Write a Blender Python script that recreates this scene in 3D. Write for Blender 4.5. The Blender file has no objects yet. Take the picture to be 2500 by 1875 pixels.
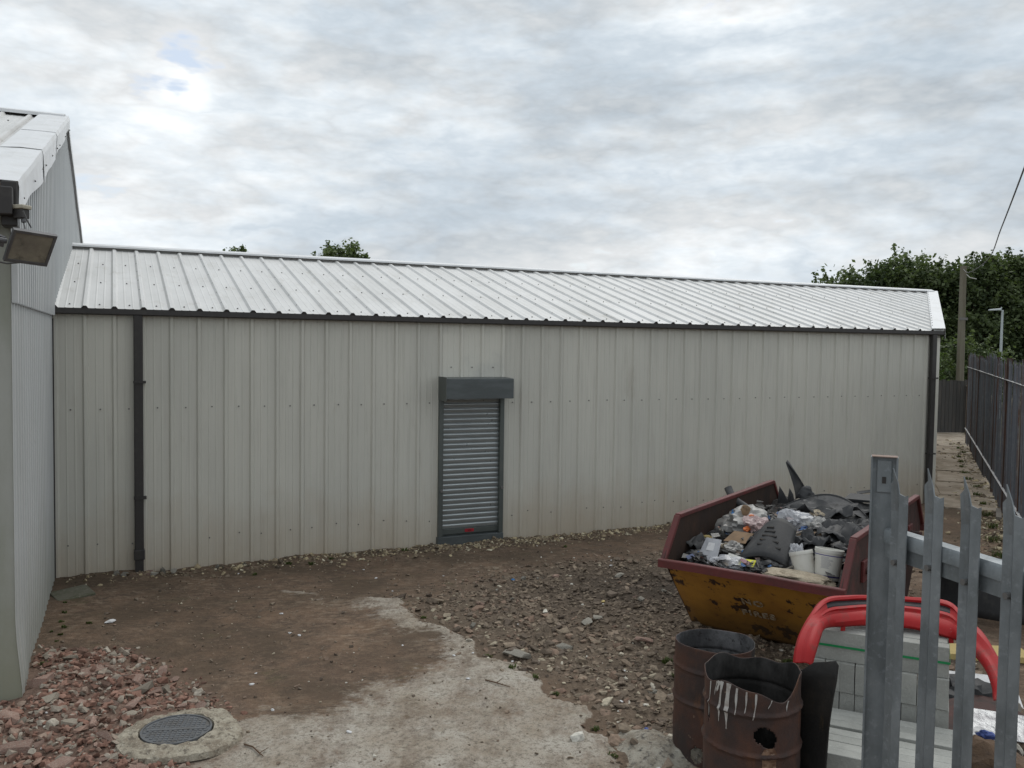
import bpy, bmesh, math, random
import numpy as np
from mathutils import Vector, Matrix, noise as mnoise
sc = bpy.context.scene
COL = sc.collection
PI = math.pi
R = math.radians
random.seed(7)
RNG = np.random.default_rng(11)

# ------------------------------------------------------------------ camera
cam = bpy.data.cameras.new('camera')
cam.sensor_width = 36.0
cam.lens = 36.0 * 2122.0 / 2500.0
cam.clip_start = 0.05
cam.clip_end = 3000
cob = bpy.data.objects.new('camera', cam)
COL.objects.link(cob)
cob.matrix_world = Matrix.Translation((0, 0, 3.11)) @ Matrix.Rotation(R(90 - 2.6), 4, 'X') @ Matrix.Rotation(R(0.79), 4, 'Z')
sc.camera = cob
sc.view_settings.view_transform = 'Standard'
sc.view_settings.look = 'None'
sc.view_settings.gamma = 1.0
sc.view_settings.use_curve_mapping = False
sc.view_settings.exposure = 0.25

# ------------------------------------------------------------------ sky and sun
SUN_EL, SUN_AZ = 52.0, 28.0          # azimuth measured from +Y towards +X
wd = bpy.data.worlds.new('World')
sc.world = wd
wd.use_nodes = True
wt = wd.node_tree
wt.nodes.clear()

def N(t, kind, **kw):
    n = t.nodes.new(kind)
    for k, v in kw.items():
        if k.startswith('i_'):
            key = k[2:]
            key = int(key) if key.isdigit() else key.replace('_', ' ')
            n.inputs[key].default_value = v
        else:
            setattr(n, k, v)
    return n

def ramp(t, stops, fac=None, interp='LINEAR'):
    n = t.nodes.new('ShaderNodeValToRGB')
    cr = n.color_ramp
    cr.interpolation = interp
    while len(cr.elements) < len(stops):
        cr.elements.new(0.5)
    for e, (p, c) in zip(cr.elements, stops):
        e.position = p
        e.color = (c[0], c[1], c[2], 1) if not isinstance(c, (int, float)) else (c, c, c, 1)
    if fac is not None:
        t.links.new(fac, n.inputs[0])
    return n

def math_n(t, op, a, b=None, clamp=False):
    n = t.nodes.new('ShaderNodeMath')
    n.operation = op
    n.use_clamp = clamp
    for i, s in enumerate((a, b)):
        if s is None:
            continue
        if isinstance(s, (int, float)):
            n.inputs[i].default_value = s
        else:
            t.links.new(s, n.inputs[i])
    return n.outputs[0]

def mixc(t, fac, a, b, blend='MIX'):
    n = t.nodes.new('ShaderNodeMix')
    n.data_type = 'RGBA'
    n.blend_type = blend
    n.clamp_factor = True
    for sock, s in ((n.inputs[0], fac), (n.inputs[6], a), (n.inputs[7], b)):
        if isinstance(s, (int, float)):
            sock.default_value = s
        elif isinstance(s, (tuple, list)):
            sock.default_value = (s[0], s[1], s[2], 1)
        else:
            t.links.new(s, sock)
    return n.outputs[2]

sky = N(wt, 'ShaderNodeTexSky', sky_type='NISHITA', sun_disc=False, sun_elevation=R(SUN_EL), sun_rotation=R(SUN_AZ))
sky.air_density = 1.0
sky.dust_density = 1.5
tcw = N(wt, 'ShaderNodeTexCoord')
def cloud_density(shift):
    """cloud thickness along a direction, looked up a little higher by shift"""
    mp = N(wt, 'ShaderNodeMapping')
    mp.inputs['Scale'].default_value = (1.0, 1.0, 2.6)
    mp.inputs['Location'].default_value = (SKYX, SKYY, SKYZ + shift)
    wt.links.new(tcw.outputs['Generated'], mp.inputs['Vector'])
    def nz(scale, detail, rough, dist=0.0):
        n = N(wt, 'ShaderNodeTexNoise', i_Scale=scale, i_Detail=detail, i_Roughness=rough, i_Distortion=dist)
        wt.links.new(mp.outputs[0], n.inputs['Vector'])
        return n.outputs[0]
    big = nz(2.3, 1.0, .5)
    mid = nz(5.0, 6.0, .60)
    bil = math_n(wt, 'ABSOLUTE', math_n(wt, 'SUBTRACT', nz(8.0, 4.0, .58), .5))
    a_ = math_n(wt, 'ADD', math_n(wt, 'MULTIPLY', big, .42), math_n(wt, 'MULTIPLY', mid, .44))
    return math_n(wt, 'SUBTRACT', math_n(wt, 'ADD', a_, .10), math_n(wt, 'MULTIPLY', bil, .55))
SKYX, SKYY, SKYZ = 1.5, 5.5, 3.0
dens = cloud_density(0.0)
above = cloud_density(0.09)
lit = math_n(wt, 'ADD', math_n(wt, 'MULTIPLY', math_n(wt, 'SUBTRACT', dens, above), 2.3), 1.0)
cover = ramp(wt, [(0.345, 0.0), (0.40, 1.0)], dens)
shade = ramp(wt, [(0.37, (0.855, 0.87, 0.88)), (0.44, (0.745, 0.775, 0.795)), (0.50, (0.63, 0.675, 0.71)), (0.58, (0.49, 0.545, 0.595)), (0.66, (0.40, 0.46, 0.515))], dens)
lc = N(wt, 'ShaderNodeCombineXYZ')
for k in range(3):
    wt.links.new(math_n(wt, 'MINIMUM', math_n(wt, 'MAXIMUM', lit, .82), 1.14), lc.inputs[k])
cl = mixc(wt, 1.0, shade.outputs[0], lc.outputs[0], 'MULTIPLY')
nish = mixc(wt, 1.0, sky.outputs[0], (0.105, 0.105, 0.105), 'MULTIPLY')
veil = mixc(wt, 0.55, nish, (0.74, 0.80, 0.87))
skyc = mixc(wt, cover.outputs[0], veil, cl)
bg = N(wt, 'ShaderNodeBackground', i_Strength=1.0)
wt.links.new(skyc, bg.inputs[0])
wo = N(wt, 'ShaderNodeOutputWorld')
wt.links.new(bg.outputs[0], wo.inputs[0])

sl = bpy.data.lights.new('sun', 'SUN')
sl.energy = 1.0
sl.angle = R(38)
sl.color = (1.0, 0.96, 0.9)
so = bpy.data.objects.new('sun', sl)
COL.objects.link(so)
sd = Vector((math.sin(R(SUN_AZ)) * math.cos(R(SUN_EL)), math.cos(R(SUN_AZ)) * math.cos(R(SUN_EL)), math.sin(R(SUN_EL))))
so.rotation_euler = sd.to_track_quat('Z', 'Y').to_euler()
so.location = (0, 0, 30)

# ------------------------------------------------------------------ materials
def M(name, col, layers=(), rough=0.7, metal=0.0, bump=(), rnd=0.0, spec=0.4, alpha=1.0, coat=0.0, rvar=0.0, zdirt=None):
    m = bpy.data.materials.new(name)
    m.use_nodes = True
    t = m.node_tree
    b = t.nodes['Principled BSDF']
    tc = N(t, 'ShaderNodeTexCoord')
    vec = tc.outputs['Object']
    oi = None
    if rnd or True:
        oi = N(t, 'ShaderNodeObjectInfo')
        off = N(t, 'ShaderNodeVectorMath', operation='ADD')
        t.links.new(vec, off.inputs[0])
        cx = N(t, 'ShaderNodeCombineXYZ')
        t.links.new(math_n(t, 'MULTIPLY', oi.outputs['Random'], 37.0), cx.inputs[0])
        t.links.new(math_n(t, 'MULTIPLY', oi.outputs['Random'], 17.0), cx.inputs[1])
        t.links.new(cx.outputs[0], off.inputs[1])
        nvec = off.outputs[0]
    c = (col[0], col[1], col[2])
    lastfac = None
    for ly in layers:
        c2, scale, lo, hi = ly[:4]
        st = ly[4] if len(ly) > 4 else (1, 1, 1)
        mpn = N(t, 'ShaderNodeMapping')
        mpn.inputs['Scale'].default_value = st
        t.links.new(nvec, mpn.inputs['Vector'])
        nz = N(t, 'ShaderNodeTexNoise', i_Scale=scale, i_Detail=6.0, i_Roughness=0.62)
        t.links.new(mpn.outputs[0], nz.inputs['Vector'])
        amt = ly[5] if len(ly) > 5 else 1.0
        f = ramp(t, [(lo, 0.0), (hi, amt)], nz.outputs[0])
        c = mixc(t, f.outputs[0], c, c2)
        lastfac = f.outputs[0]
    if zdirt:
        dc, z0, z1, amt = zdirt
        sp = N(t, 'ShaderNodeSeparateXYZ')
        t.links.new(vec, sp.inputs[0])
        nz = N(t, 'ShaderNodeTexNoise', i_Scale=1.4, i_Detail=7.0, i_Roughness=0.65)
        t.links.new(nvec, nz.inputs['Vector'])
        zz = math_n(t, 'ADD', sp.outputs[2], math_n(t, 'MULTIPLY', math_n(t, 'SUBTRACT', nz.outputs[0], 0.5), 1.3 * (z1 - z0)))
        mr = N(t, 'ShaderNodeMapRange')
        t.links.new(zz, mr.inputs[0])
        mr.inputs[1].default_value = z1
        mr.inputs[2].default_value = z0
        mr.inputs[3].default_value = 0
        mr.inputs[4].default_value = amt
        c = mixc(t, mr.outputs[0], c, dc)
    if rnd:
        v = math_n(t, 'ADD', math_n(t, 'MULTIPLY', oi.outputs['Random'], 2 * rnd), 1 - rnd)
        cv = N(t, 'ShaderNodeCombineXYZ')
        for i in range(3):
            t.links.new(v, cv.inputs[i])
        c = mixc(t, 1.0, c, cv.outputs[0], 'MULTIPLY')
    if isinstance(c, tuple):
        b.inputs['Base Color'].default_value = (*c, 1)
    else:
        t.links.new(c, b.inputs['Base Color'])
    b.inputs['Roughness'].default_value = rough
    if rvar:
        nz = N(t, 'ShaderNodeTexNoise', i_Scale=6.0, i_Detail=6.0)
        t.links.new(nvec, nz.inputs['Vector'])
        t.links.new(math_n(t, 'ADD', math_n(t, 'MULTIPLY', math_n(t, 'SUBTRACT', nz.outputs[0], 0.5), 2 * rvar), rough, True), b.inputs['Roughness'])
    b.inputs['Metallic'].default_value = metal
    b.inputs['Specular IOR Level'].default_value = spec
    b.inputs['Coat Weight'].default_value = coat
    if alpha < 1:
        b.inputs['Alpha'].default_value = alpha
    if bump:
        prev = None
        for scale, dist in (bump if isinstance(bump[0], (tuple, list)) else (bump,)):
            nz = N(t, 'ShaderNodeTexNoise', i_Scale=scale, i_Detail=5.0, i_Roughness=0.6)
            t.links.new(nvec, nz.inputs['Vector'])
            bp = N(t, 'ShaderNodeBump', i_Distance=dist, i_Strength=1.0)
            t.links.new(nz.outputs[0], bp.inputs['Height'])
            if prev is not None:
                t.links.new(prev, bp.inputs['Normal'])
            prev = bp.outputs[0]
        t.links.new(prev, b.inputs['Normal'])
    return m

BR = (0.20, 0.145, 0.10)
MAT = {}
MAT['wall'] = M('wall_sheet_paint', (0.565, 0.555, 0.495), [((0.50, 0.495, 0.445), 1.1, 0.42, 0.7, (1, 1, .25)), ((0.42, 0.41, 0.365), 9, 0.52, 0.80, (2.5, 2.5, .10), 0.75), ((0.36, 0.33, 0.27), 3.0, 0.62, 0.8, (1, 1, .3), 0.5)], rough=0.5, bump=((2.2, 0.006), (90, 0.0006)), rnd=0.025, zdirt=((0.42, 0.34, 0.245), 0.0, 1.0, 0.62))
MAT['wallclean'] = M('newer_wall_sheet_paint', (0.61, 0.60, 0.535), [((0.50, 0.50, 0.46), 2, 0.5, 0.8)], rough=0.48, bump=((2.2, 0.004), (90, 0.0005)))
MAT['roof'] = M('roof_sheet_paint', (0.66, 0.66, 0.65), [((0.55, 0.55, 0.535), 1.5, 0.40, 0.72, (1, .35, 1)), ((0.40, 0.38, 0.33), 6, 0.56, 0.80, (1, .4, 1), 0.6), ((0.30, 0.29, 0.24), 26, 0.66, 0.76, (1, 1, 1), 0.6)], rough=0.45, bump=((2.5, 0.005), (120, 0.0006)), rnd=0.02)
MAT['flash'] = M('white_flashing', (0.70, 0.71, 0.72), [((0.60, 0.60, 0.59), 2.5, 0.48, 0.8), ((0.35, 0.33, 0.29), 8, 0.66, 0.85, (1, 1, 1), 0.5)], rough=0.42, bump=(5, 0.008))
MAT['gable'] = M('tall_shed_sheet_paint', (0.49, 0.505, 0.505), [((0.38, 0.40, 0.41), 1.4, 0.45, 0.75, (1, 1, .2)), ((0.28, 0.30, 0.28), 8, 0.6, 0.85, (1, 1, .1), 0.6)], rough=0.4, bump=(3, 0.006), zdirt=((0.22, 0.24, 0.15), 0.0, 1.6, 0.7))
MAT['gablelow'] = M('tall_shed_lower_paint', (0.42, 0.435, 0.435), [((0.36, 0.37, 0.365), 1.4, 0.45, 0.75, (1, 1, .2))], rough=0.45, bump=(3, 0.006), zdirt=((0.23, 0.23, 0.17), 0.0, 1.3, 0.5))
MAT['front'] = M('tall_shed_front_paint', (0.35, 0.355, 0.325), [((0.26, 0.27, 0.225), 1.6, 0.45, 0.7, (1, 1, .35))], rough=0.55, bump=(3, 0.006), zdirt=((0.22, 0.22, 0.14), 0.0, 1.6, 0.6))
MAT['black'] = M('black_plastic', (0.036, 0.033, 0.032), [((0.055, 0.05, 0.046), 12, 0.5, 0.8)], rough=0.5)
MAT['rubber'] = M('dull_black_plastic', (0.030, 0.031, 0.033), [((0.075, 0.073, 0.068), 6, 0.5, 0.8)], rough=0.62, bump=(40, 0.002), rnd=0.25)
MAT['greybar'] = M('grey_filler_strip', (0.24, 0.235, 0.225), rough=0.8)
MAT['screw'] = M('screw_head', (0.16, 0.155, 0.15), rough=0.5, metal=0.3)
MAT['shutter'] = M('shutter_slat_paint', (0.38, 0.41, 0.415), [((0.31, 0.34, 0.345), 3, 0.45, 0.75, (1, 1, 3))], rough=0.3, metal=0.6, rvar=0.08)
MAT['guide'] = M('shutter_guide_paint', (0.105, 0.118, 0.112), [((0.14, 0.145, 0.135), 5, 0.5, 0.8)], rough=0.45, metal=0.35)
MAT['hood'] = M('shutter_hood_paint', (0.088, 0.100, 0.102), [((0.12, 0.135, 0.14), 4, 0.42, 0.7, (.6, 1, 2.5))], rough=0.42, metal=0.25, bump=(4, 0.003))
MAT['redtag'] = M('red_label', (0.35, 0.02, 0.03), rough=0.5)
MAT['galv'] = M('galvanised_steel', (0.25, 0.275, 0.29), [((0.17, 0.19, 0.20), 9, 0.4, 0.62, (1, 1, .5)), ((0.31, 0.34, 0.36), 38, 0.56, 0.76), ((0.13, 0.14, 0.14), 16, 0.62, 0.78, (1, 1, .3), 0.8)], rough=0.5, metal=0.45, rvar=0.12, bump=(160, 0.0006), rnd=0.07)
MAT['galvrust'] = M('rusted_cut_steel', (0.24, 0.17, 0.14), [((0.32, 0.26, 0.22), 30, 0.45, 0.7)], rough=0.8)
MAT['farpale'] = M('weathered_grey_steel', (0.125, 0.135, 0.155), [((0.12, 0.065, 0.045), 1.6, 0.50, 0.70, (1, 1, .4)), ((0.18, 0.19, 0.205), 8, 0.5, 0.75)], rough=0.65, metal=0.2, rnd=0.22)
MAT['rustpost'] = M('rusty_post_steel', (0.075, 0.052, 0.043), [((0.12, 0.06, 0.04), 4, 0.45, 0.7, (1, 1, .4))], rough=0.8)
MAT['railpale'] = M('pale_rail_steel', (0.42, 0.42, 0.42), [((0.25, 0.22, 0.2), 8, 0.5, 0.75)], rough=0.55, metal=0.3)
MAT['skipyellow'] = M('worn_yellow_paint', (0.42, 0.205, 0.034), [((0.32, 0.145, 0.028), 3.5, 0.45, 0.7), ((0.045, 0.022, 0.014), 2.7, 0.585, 0.61, (1.6, 1.6, .8)), ((0.10, 0.05, 0.022), 14, 0.6, 0.75)], rough=0.6, bump=((12, 0.004), (60, 0.001)), zdirt=((0.055, 0.035, 0.018), 0.0, 0.5, 0.85))
MAT['skipred'] = M('worn_maroon_paint', (0.115, 0.024, 0.023), [((0.075, 0.023, 0.021), 5, 0.45, 0.7), ((0.06, 0.03, 0.022), 17, 0.58, 0.72)], rough=0.55, bump=((20, 0.003), (90, 0.001)))
MAT['skipside'] = M('rusted_skip_side', (0.055, 0.026, 0.022), [((0.10, 0.03, 0.025), 3, 0.5, 0.7), ((0.025, 0.018, 0.016), 8, 0.5, 0.7), ((0.30, 0.28, 0.26), 26, 0.70, 0.76, (1, 1, .35))], rough=0.75, bump=(18, 0.004))
MAT['skipin'] = M('rusty_skip_inside', (0.046, 0.029, 0.022), [((0.03, 0.022, 0.019), 4, 0.42, 0.65, (1, 1, .5)), ((0.08, 0.042, 0.03), 10, 0.58, 0.75)], rough=0.85, spec=0.2, bump=(15, 0.004))
MAT['letter'] = M('faded_white_stencil_paint', (0.36, 0.30, 0.22), [((0.20, 0.11, 0.04), 28, 0.46, 0.6)], rough=0.7)
MAT['rust'] = M('burnt_rust', (0.075, 0.034, 0.023), [((0.040, 0.026, 0.023), 3.2, 0.42, 0.60), ((0.145, 0.062, 0.028), 5.5, 0.56, 0.74, (1, 1, .35)), ((0.026, 0.023, 0.023), 2.2, 0.50, 0.66, (1, 1, .4)), ((0.24, 0.17, 0.12), 24, 0.66, 0.75)], rough=0.72, bump=((30, 0.003), (120, 0.0012)), rvar=0.15)
MAT['soot'] = M('soot_and_ash', (0.014, 0.013, 0.012), [((0.05, 0.047, 0.045), 6, 0.48, 0.7, (1, 1, .6))], rough=0.9, bump=(25, 0.004))
MAT['ashwall'] = M('grey_ash_coat', (0.052, 0.052, 0.054), [((0.14, 0.14, 0.145), 5, 0.42, 0.66, (1, 1, .7)), ((0.028, 0.026, 0.025), 22, 0.56, 0.68)], rough=0.9, bump=(25, 0.006))
MAT['char'] = M('charred_steel', (0.016, 0.015, 0.014), [((0.035, 0.028, 0.022), 5, 0.5, 0.75), ((0.07, 0.045, 0.02), 12, 0.64, 0.8, (1, 1, .4))], rough=0.75, bump=(30, 0.004))
MAT['drip'] = M('white_paint_drip', (0.42, 0.41, 0.39), [((0.26, 0.22, 0.2), 30, 0.45, 0.7)], rough=0.6)
MAT['block'] = M('concrete_block', (0.34, 0.345, 0.32), [((0.275, 0.28, 0.26), 5, 0.42, 0.7), ((0.40, 0.40, 0.375), 60, 0.55, 0.75), ((0.16, 0.16, 0.15), 130, 0.66, 0.74)], rough=0.92, bump=((70, 0.004), (220, 0.0015)), rnd=0.09)
MAT['strap'] = M('green_strap', (0.015, 0.22, 0.075), rough=0.4)
MAT['carred'] = M('red_car_paint', (0.33, 0.009, 0.011), [((0.36, 0.022, 0.022), 6, 0.5, 0.8), ((0.17, 0.035, 0.028), 8, 0.54, 0.74), ((0.34, 0.13, 0.12), 46, 0.68, 0.74)], rough=0.58, coat=0.0, spec=0.3, rvar=0.15)
MAT['reddark'] = M('dark_red_recess', (0.15, 0.012, 0.016), rough=0.55)
MAT['bucket'] = M('white_bucket_plastic', (0.62, 0.61, 0.56), [((0.48, 0.45, 0.40), 6, 0.5, 0.8)], rough=0.42)
MAT['bluestripe'] = M('blue_band_print', (0.09, 0.08, 0.24), rough=0.5)
MAT['greyprint'] = M('grey_print', (0.30, 0.30, 0.32), rough=0.5)
MAT['film'] = M('clear_plastic_film', (0.62, 0.63, 0.66), [((0.42, 0.43, 0.46), 9, 0.45, 0.7)], rough=0.25, alpha=0.55, spec=0.6)
MAT['filmgrey'] = M('dirty_plastic_film', (0.40, 0.39, 0.37), [((0.22, 0.21, 0.20), 8, 0.45, 0.7)], rough=0.4, alpha=0.75, spec=0.6)
MAT['filmpink'] = M('pinkish_plastic_film', (0.55, 0.42, 0.41), [((0.45, 0.30, 0.28), 9, 0.45, 0.7)], rough=0.3, alpha=0.7, spec=0.6)
MAT['card'] = M('brown_cardboard', (0.22, 0.145, 0.085), [((0.15, 0.10, 0.06), 8, 0.45, 0.7)], rough=0.85)
MAT['bluerag'] = M('blue_rag', (0.035, 0.13, 0.30), rough=0.8)
MAT['orange'] = M('orange_plastic', (0.50, 0.13, 0.03), rough=0.55)
MAT['tan'] = M('dusty_insulation', (0.42, 0.36, 0.27), [((0.28, 0.23, 0.17), 14, 0.45, 0.65)], rough=0.95, bump=(45, 0.012))
MAT['hivis'] = M('yellow_hivis', (0.62, 0.60, 0.04), rough=0.6)
MAT['whitepanel'] = M('off_white_panel', (0.55, 0.55, 0.52), [((0.40, 0.39, 0.36), 7, 0.52, 0.75)], rough=0.5)
MAT['greysheet'] = M('grey_plastic_sheet', (0.042, 0.043, 0.046), [((0.10, 0.10, 0.10), 4, 0.42, 0.68), ((0.02, 0.02, 0.02), 9, 0.55, 0.7)], rough=0.65, bump=(9, 0.012))
MAT['darkwaste'] = M('dark_mixed_waste', (0.035, 0.032, 0.031), [((0.10, 0.085, 0.07), 7, 0.52, 0.7), ((0.02, 0.02, 0.022), 15, 0.5, 0.65)], rough=0.85, bump=((14, 0.04), (50, 0.01)))
MAT['yellowboard'] = M('yellow_foam_board', (0.46, 0.36, 0.15), [((0.36, 0.28, 0.12), 12, 0.5, 0.7)], rough=0.85)
MAT['foil'] = M('silver_foil_face', (0.26, 0.27, 0.28), [((0.12, 0.12, 0.13), 7, 0.45, 0.62)], rough=0.28, metal=0.8, bump=(14, 0.01))
MAT['whitepaper'] = M('white_scrap', (0.62, 0.62, 0.62), [((0.45, 0.45, 0.45), 20, 0.5, 0.8)], rough=0.8)
MAT['bluescrap'] = M('blue_scrap', (0.05, 0.08, 0.25), rough=0.7)
MAT['earthpile'] = M('brown_earth_clods', (0.13, 0.085, 0.055), [((0.08, 0.055, 0.04), 9, 0.45, 0.7)], rough=0.95, bump=(22, 0.02))
MAT['darkboard'] = M('dark_fence_timber', (0.045, 0.044, 0.042), [((0.07, 0.062, 0.055), 5, 0.45, 0.7, (1, 1, .2))], rough=0.85, rnd=0.25)
MAT['timber'] = M('weathered_pole_timber', (0.175, 0.16, 0.125), [((0.11, 0.095, 0.065), 6, 0.45, 0.7, (1, 1, .06)), ((0.15, 0.155, 0.10), 3, 0.55, 0.8)], rough=0.9)
MAT['lamp'] = M('galvanised_lamp_steel', (0.45, 0.49, 0.50), rough=0.5, metal=0.3)
MAT['mossstone'] = M('mossy_stone', (0.13, 0.125, 0.095), [((0.08, 0.085, 0.05), 7, 0.45, 0.65), ((0.2, 0.18, 0.15), 20, 0.55, 0.72)], rough=0.95, bump=(30, 0.006))
MAT['iron'] = M('cast_iron', (0.135, 0.142, 0.15), [((0.105, 0.098, 0.09), 9, 0.45, 0.7), ((0.20, 0.185, 0.16), 25, 0.6, 0.75)], rough=0.62, metal=0.25, bump=(60, 0.001))
MAT['collar'] = M('rough_concrete_collar', (0.37, 0.335, 0.265), [((0.22, 0.185, 0.14), 7, 0.42, 0.62), ((0.13, 0.11, 0.085), 26, 0.52, 0.66), ((0.45, 0.42, 0.35), 60, 0.55, 0.7)], rough=0.95, bump=((18, 0.02), (60, 0.006)))
MAT['brick'] = M('broken_brick', (0.27, 0.165, 0.13), [((0.35, 0.28, 0.235), 7, 0.42, 0.68), ((0.15, 0.105, 0.085), 12, 0.5, 0.7)], rough=0.95, bump=(45, 0.004), rnd=0.32)
MAT['mortar'] = M('broken_mortar', (0.30, 0.265, 0.215), [((0.20, 0.17, 0.135), 9, 0.45, 0.7)], rough=0.95, bump=(45, 0.004), rnd=0.3)
MAT['stone'] = M('crushed_stone', (0.20, 0.155, 0.118), [((0.27, 0.22, 0.17), 6, 0.5, 0.72), ((0.10, 0.08, 0.065), 9, 0.5, 0.7)], rough=0.93, bump=(45, 0.003), rnd=0.38)
MAT['greystone'] = M('grey_concrete_lump', (0.26, 0.245, 0.21), [((0.17, 0.155, 0.13), 9, 0.45, 0.7)], rough=0.95, bump=(35, 0.004), rnd=0.3)
MAT['slabpath'] = M('path_concrete', (0.32, 0.27, 0.215), [((0.20, 0.16, 0.115), 1.3, 0.42, 0.62), ((0.42, 0.385, 0.32), 4, 0.56, 0.72), ((0.07, 0.075, 0.035), 2.4, 0.60, 0.72)], rough=0.95, bump=((20, 0.006), (80, 0.002)), rnd=0.08)
MAT['floodbody'] = M('floodlight_casting', (0.11, 0.11, 0.115), [((0.16, 0.16, 0.165), 9, 0.45, 0.7)], rough=0.5, metal=0.3)
MAT['floodglass'] = M('dirty_floodlight_glass', (0.15, 0.135, 0.11), [((0.24, 0.22, 0.17), 5, 0.4, 0.65), ((0.07, 0.065, 0.055), 9, 0.55, 0.72)], rough=0.22, spec=0.7)
MAT['cream'] = M('cream_plastic', (0.42, 0.39, 0.31), [((0.28, 0.25, 0.19), 14, 0.45, 0.7)], rough=0.6)
MAT['cable'] = M('grey_cable', (0.10, 0.10, 0.10), rough=0.6)
MAT['twig'] = M('dry_twig', (0.10, 0.06, 0.035), rough=0.9)
MAT['plank'] = M('grey_plank', (0.20, 0.18, 0.155), [((0.13, 0.115, 0.10), 7, 0.45, 0.7, (.2, 1, 1))], rough=0.9)

def scatter_material(name, stops, scale, rough=0.92):
    """Each small piece takes its own tone from the cell it lies in."""
    m = bpy.data.materials.new(name)
    m.use_nodes = True
    t = m.node_tree
    b = t.nodes['Principled BSDF']
    tc = N(t, 'ShaderNodeTexCoord')
    at = N(t, 'ShaderNodeAttribute', attribute_name='tone')
    f = ramp(t, stops, at.outputs['Fac'], 'LINEAR')
    nz = N(t, 'ShaderNodeTexNoise', i_Scale=scale, i_Detail=4.0)
    t.links.new(tc.outputs['Object'], nz.inputs['Vector'])
    v = ramp(t, [(0.3, 0.7), (0.7, 1.25)], nz.outputs[0])
    t.links.new(mixc(t, 1.0, f.outputs[0], v.outputs[0], 'MULTIPLY'), b.inputs['Base Color'])
    b.inputs['Roughness'].default_value = rough
    b.inputs['Specular IOR Level'].default_value = 0.3
    bp = N(t, 'ShaderNodeBump', i_Distance=0.003, i_Strength=1.0)
    t.links.new(nz.outputs[0], bp.inputs['Height'])
    t.links.new(bp.outputs[0], b.inputs['Normal'])
    return m
MAT['gravel'] = scatter_material('gravel_tones', [(0.0, (0.085, 0.065, 0.050)), (0.35, (0.175, 0.138, 0.103)), (0.6, (0.225, 0.180, 0.133)), (0.76, (0.215, 0.145, 0.108)), (0.86, (0.28, 0.235, 0.175)), (0.96, (0.42, 0.37, 0.275)), (1.0, (0.6, 0.58, 0.52))], 40)
MAT['brickbits'] = scatter_material('brick_bit_tones', [(0.0, (0.12, 0.08, 0.062)), (0.3, (0.21, 0.115, 0.085)), (0.6, (0.29, 0.17, 0.13)), (0.8, (0.28, 0.235, 0.19)), (1.0, (0.40, 0.36, 0.30))], 40)
MAT['chips'] = scatter_material('pale_chip_tones', [(0.0, (0.10, 0.08, 0.06)), (0.5, (0.24, 0.19, 0.13)), (0.8, (0.42, 0.35, 0.22)), (1.0, (0.55, 0.50, 0.38))], 40)
MAT['scraps'] = scatter_material('mixed_scrap_tones', [(0.0, (0.02, 0.02, 0.02)), (0.45, (0.05, 0.046, 0.042)), (0.62, (0.13, 0.125, 0.12)), (0.74, (0.30, 0.29, 0.27)), (0.8, (0.16, 0.10, 0.06)), (0.88, (0.05, 0.13, 0.30)), (0.94, (0.40, 0.13, 0.05)), (1.0, (0.6, 0.6, 0.6))], 60, 0.6)

def leaf_material(name, c1, c2):
    m = bpy.data.materials.new(name)
    m.use_nodes = True
    t = m.node_tree
    t.nodes.clear()
    out = N(t, 'ShaderNodeOutputMaterial')
    at = N(t, 'ShaderNodeAttribute', attribute_name='tone')
    f = ramp(t, [(0.0, c1), (1.0, c2)], at.outputs['Fac'])
    df = N(t, 'ShaderNodeBsdfPrincipled', i_Roughness=0.6)
    df.inputs['Specular IOR Level'].default_value = 0.25
    tr = N(t, 'ShaderNodeBsdfTranslucent')
    t.links.new(f.outputs[0], df.inputs['Base Color'])
    t.links.new(mixc(t, 1.0, f.outputs[0], (1.1, 1.25, 0.6), 'MULTIPLY'), tr.inputs[0])
    mx = N(t, 'ShaderNodeMixShader', i_0=0.3)
    t.links.new(df.outputs[0], mx.inputs[1])
    t.links.new(tr.outputs[0], mx.inputs[2])
    t.links.new(mx.outputs[0], out.inputs[0])
    return m
MAT['leafdark'] = leaf_material('dark_leaves', (0.042, 0.062, 0.032), (0.155, 0.195, 0.090))
MAT['leafmid'] = leaf_material('mid_green_leaves', (0.055, 0.080, 0.038), (0.175, 0.215, 0.10))
MAT['leaflight'] = leaf_material('light_green_leaves', (0.060, 0.10, 0.03), (0.15, 0.21, 0.07))
MAT['weed'] = leaf_material('weed_blades', (0.05, 0.07, 0.02), (0.11, 0.13, 0.045))
MAT['bark'] = M('tree_bark', (0.07, 0.055, 0.04), [((0.04, 0.033, 0.026), 9, 0.45, 0.7, (1, 1, .3))], rough=0.95)

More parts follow.
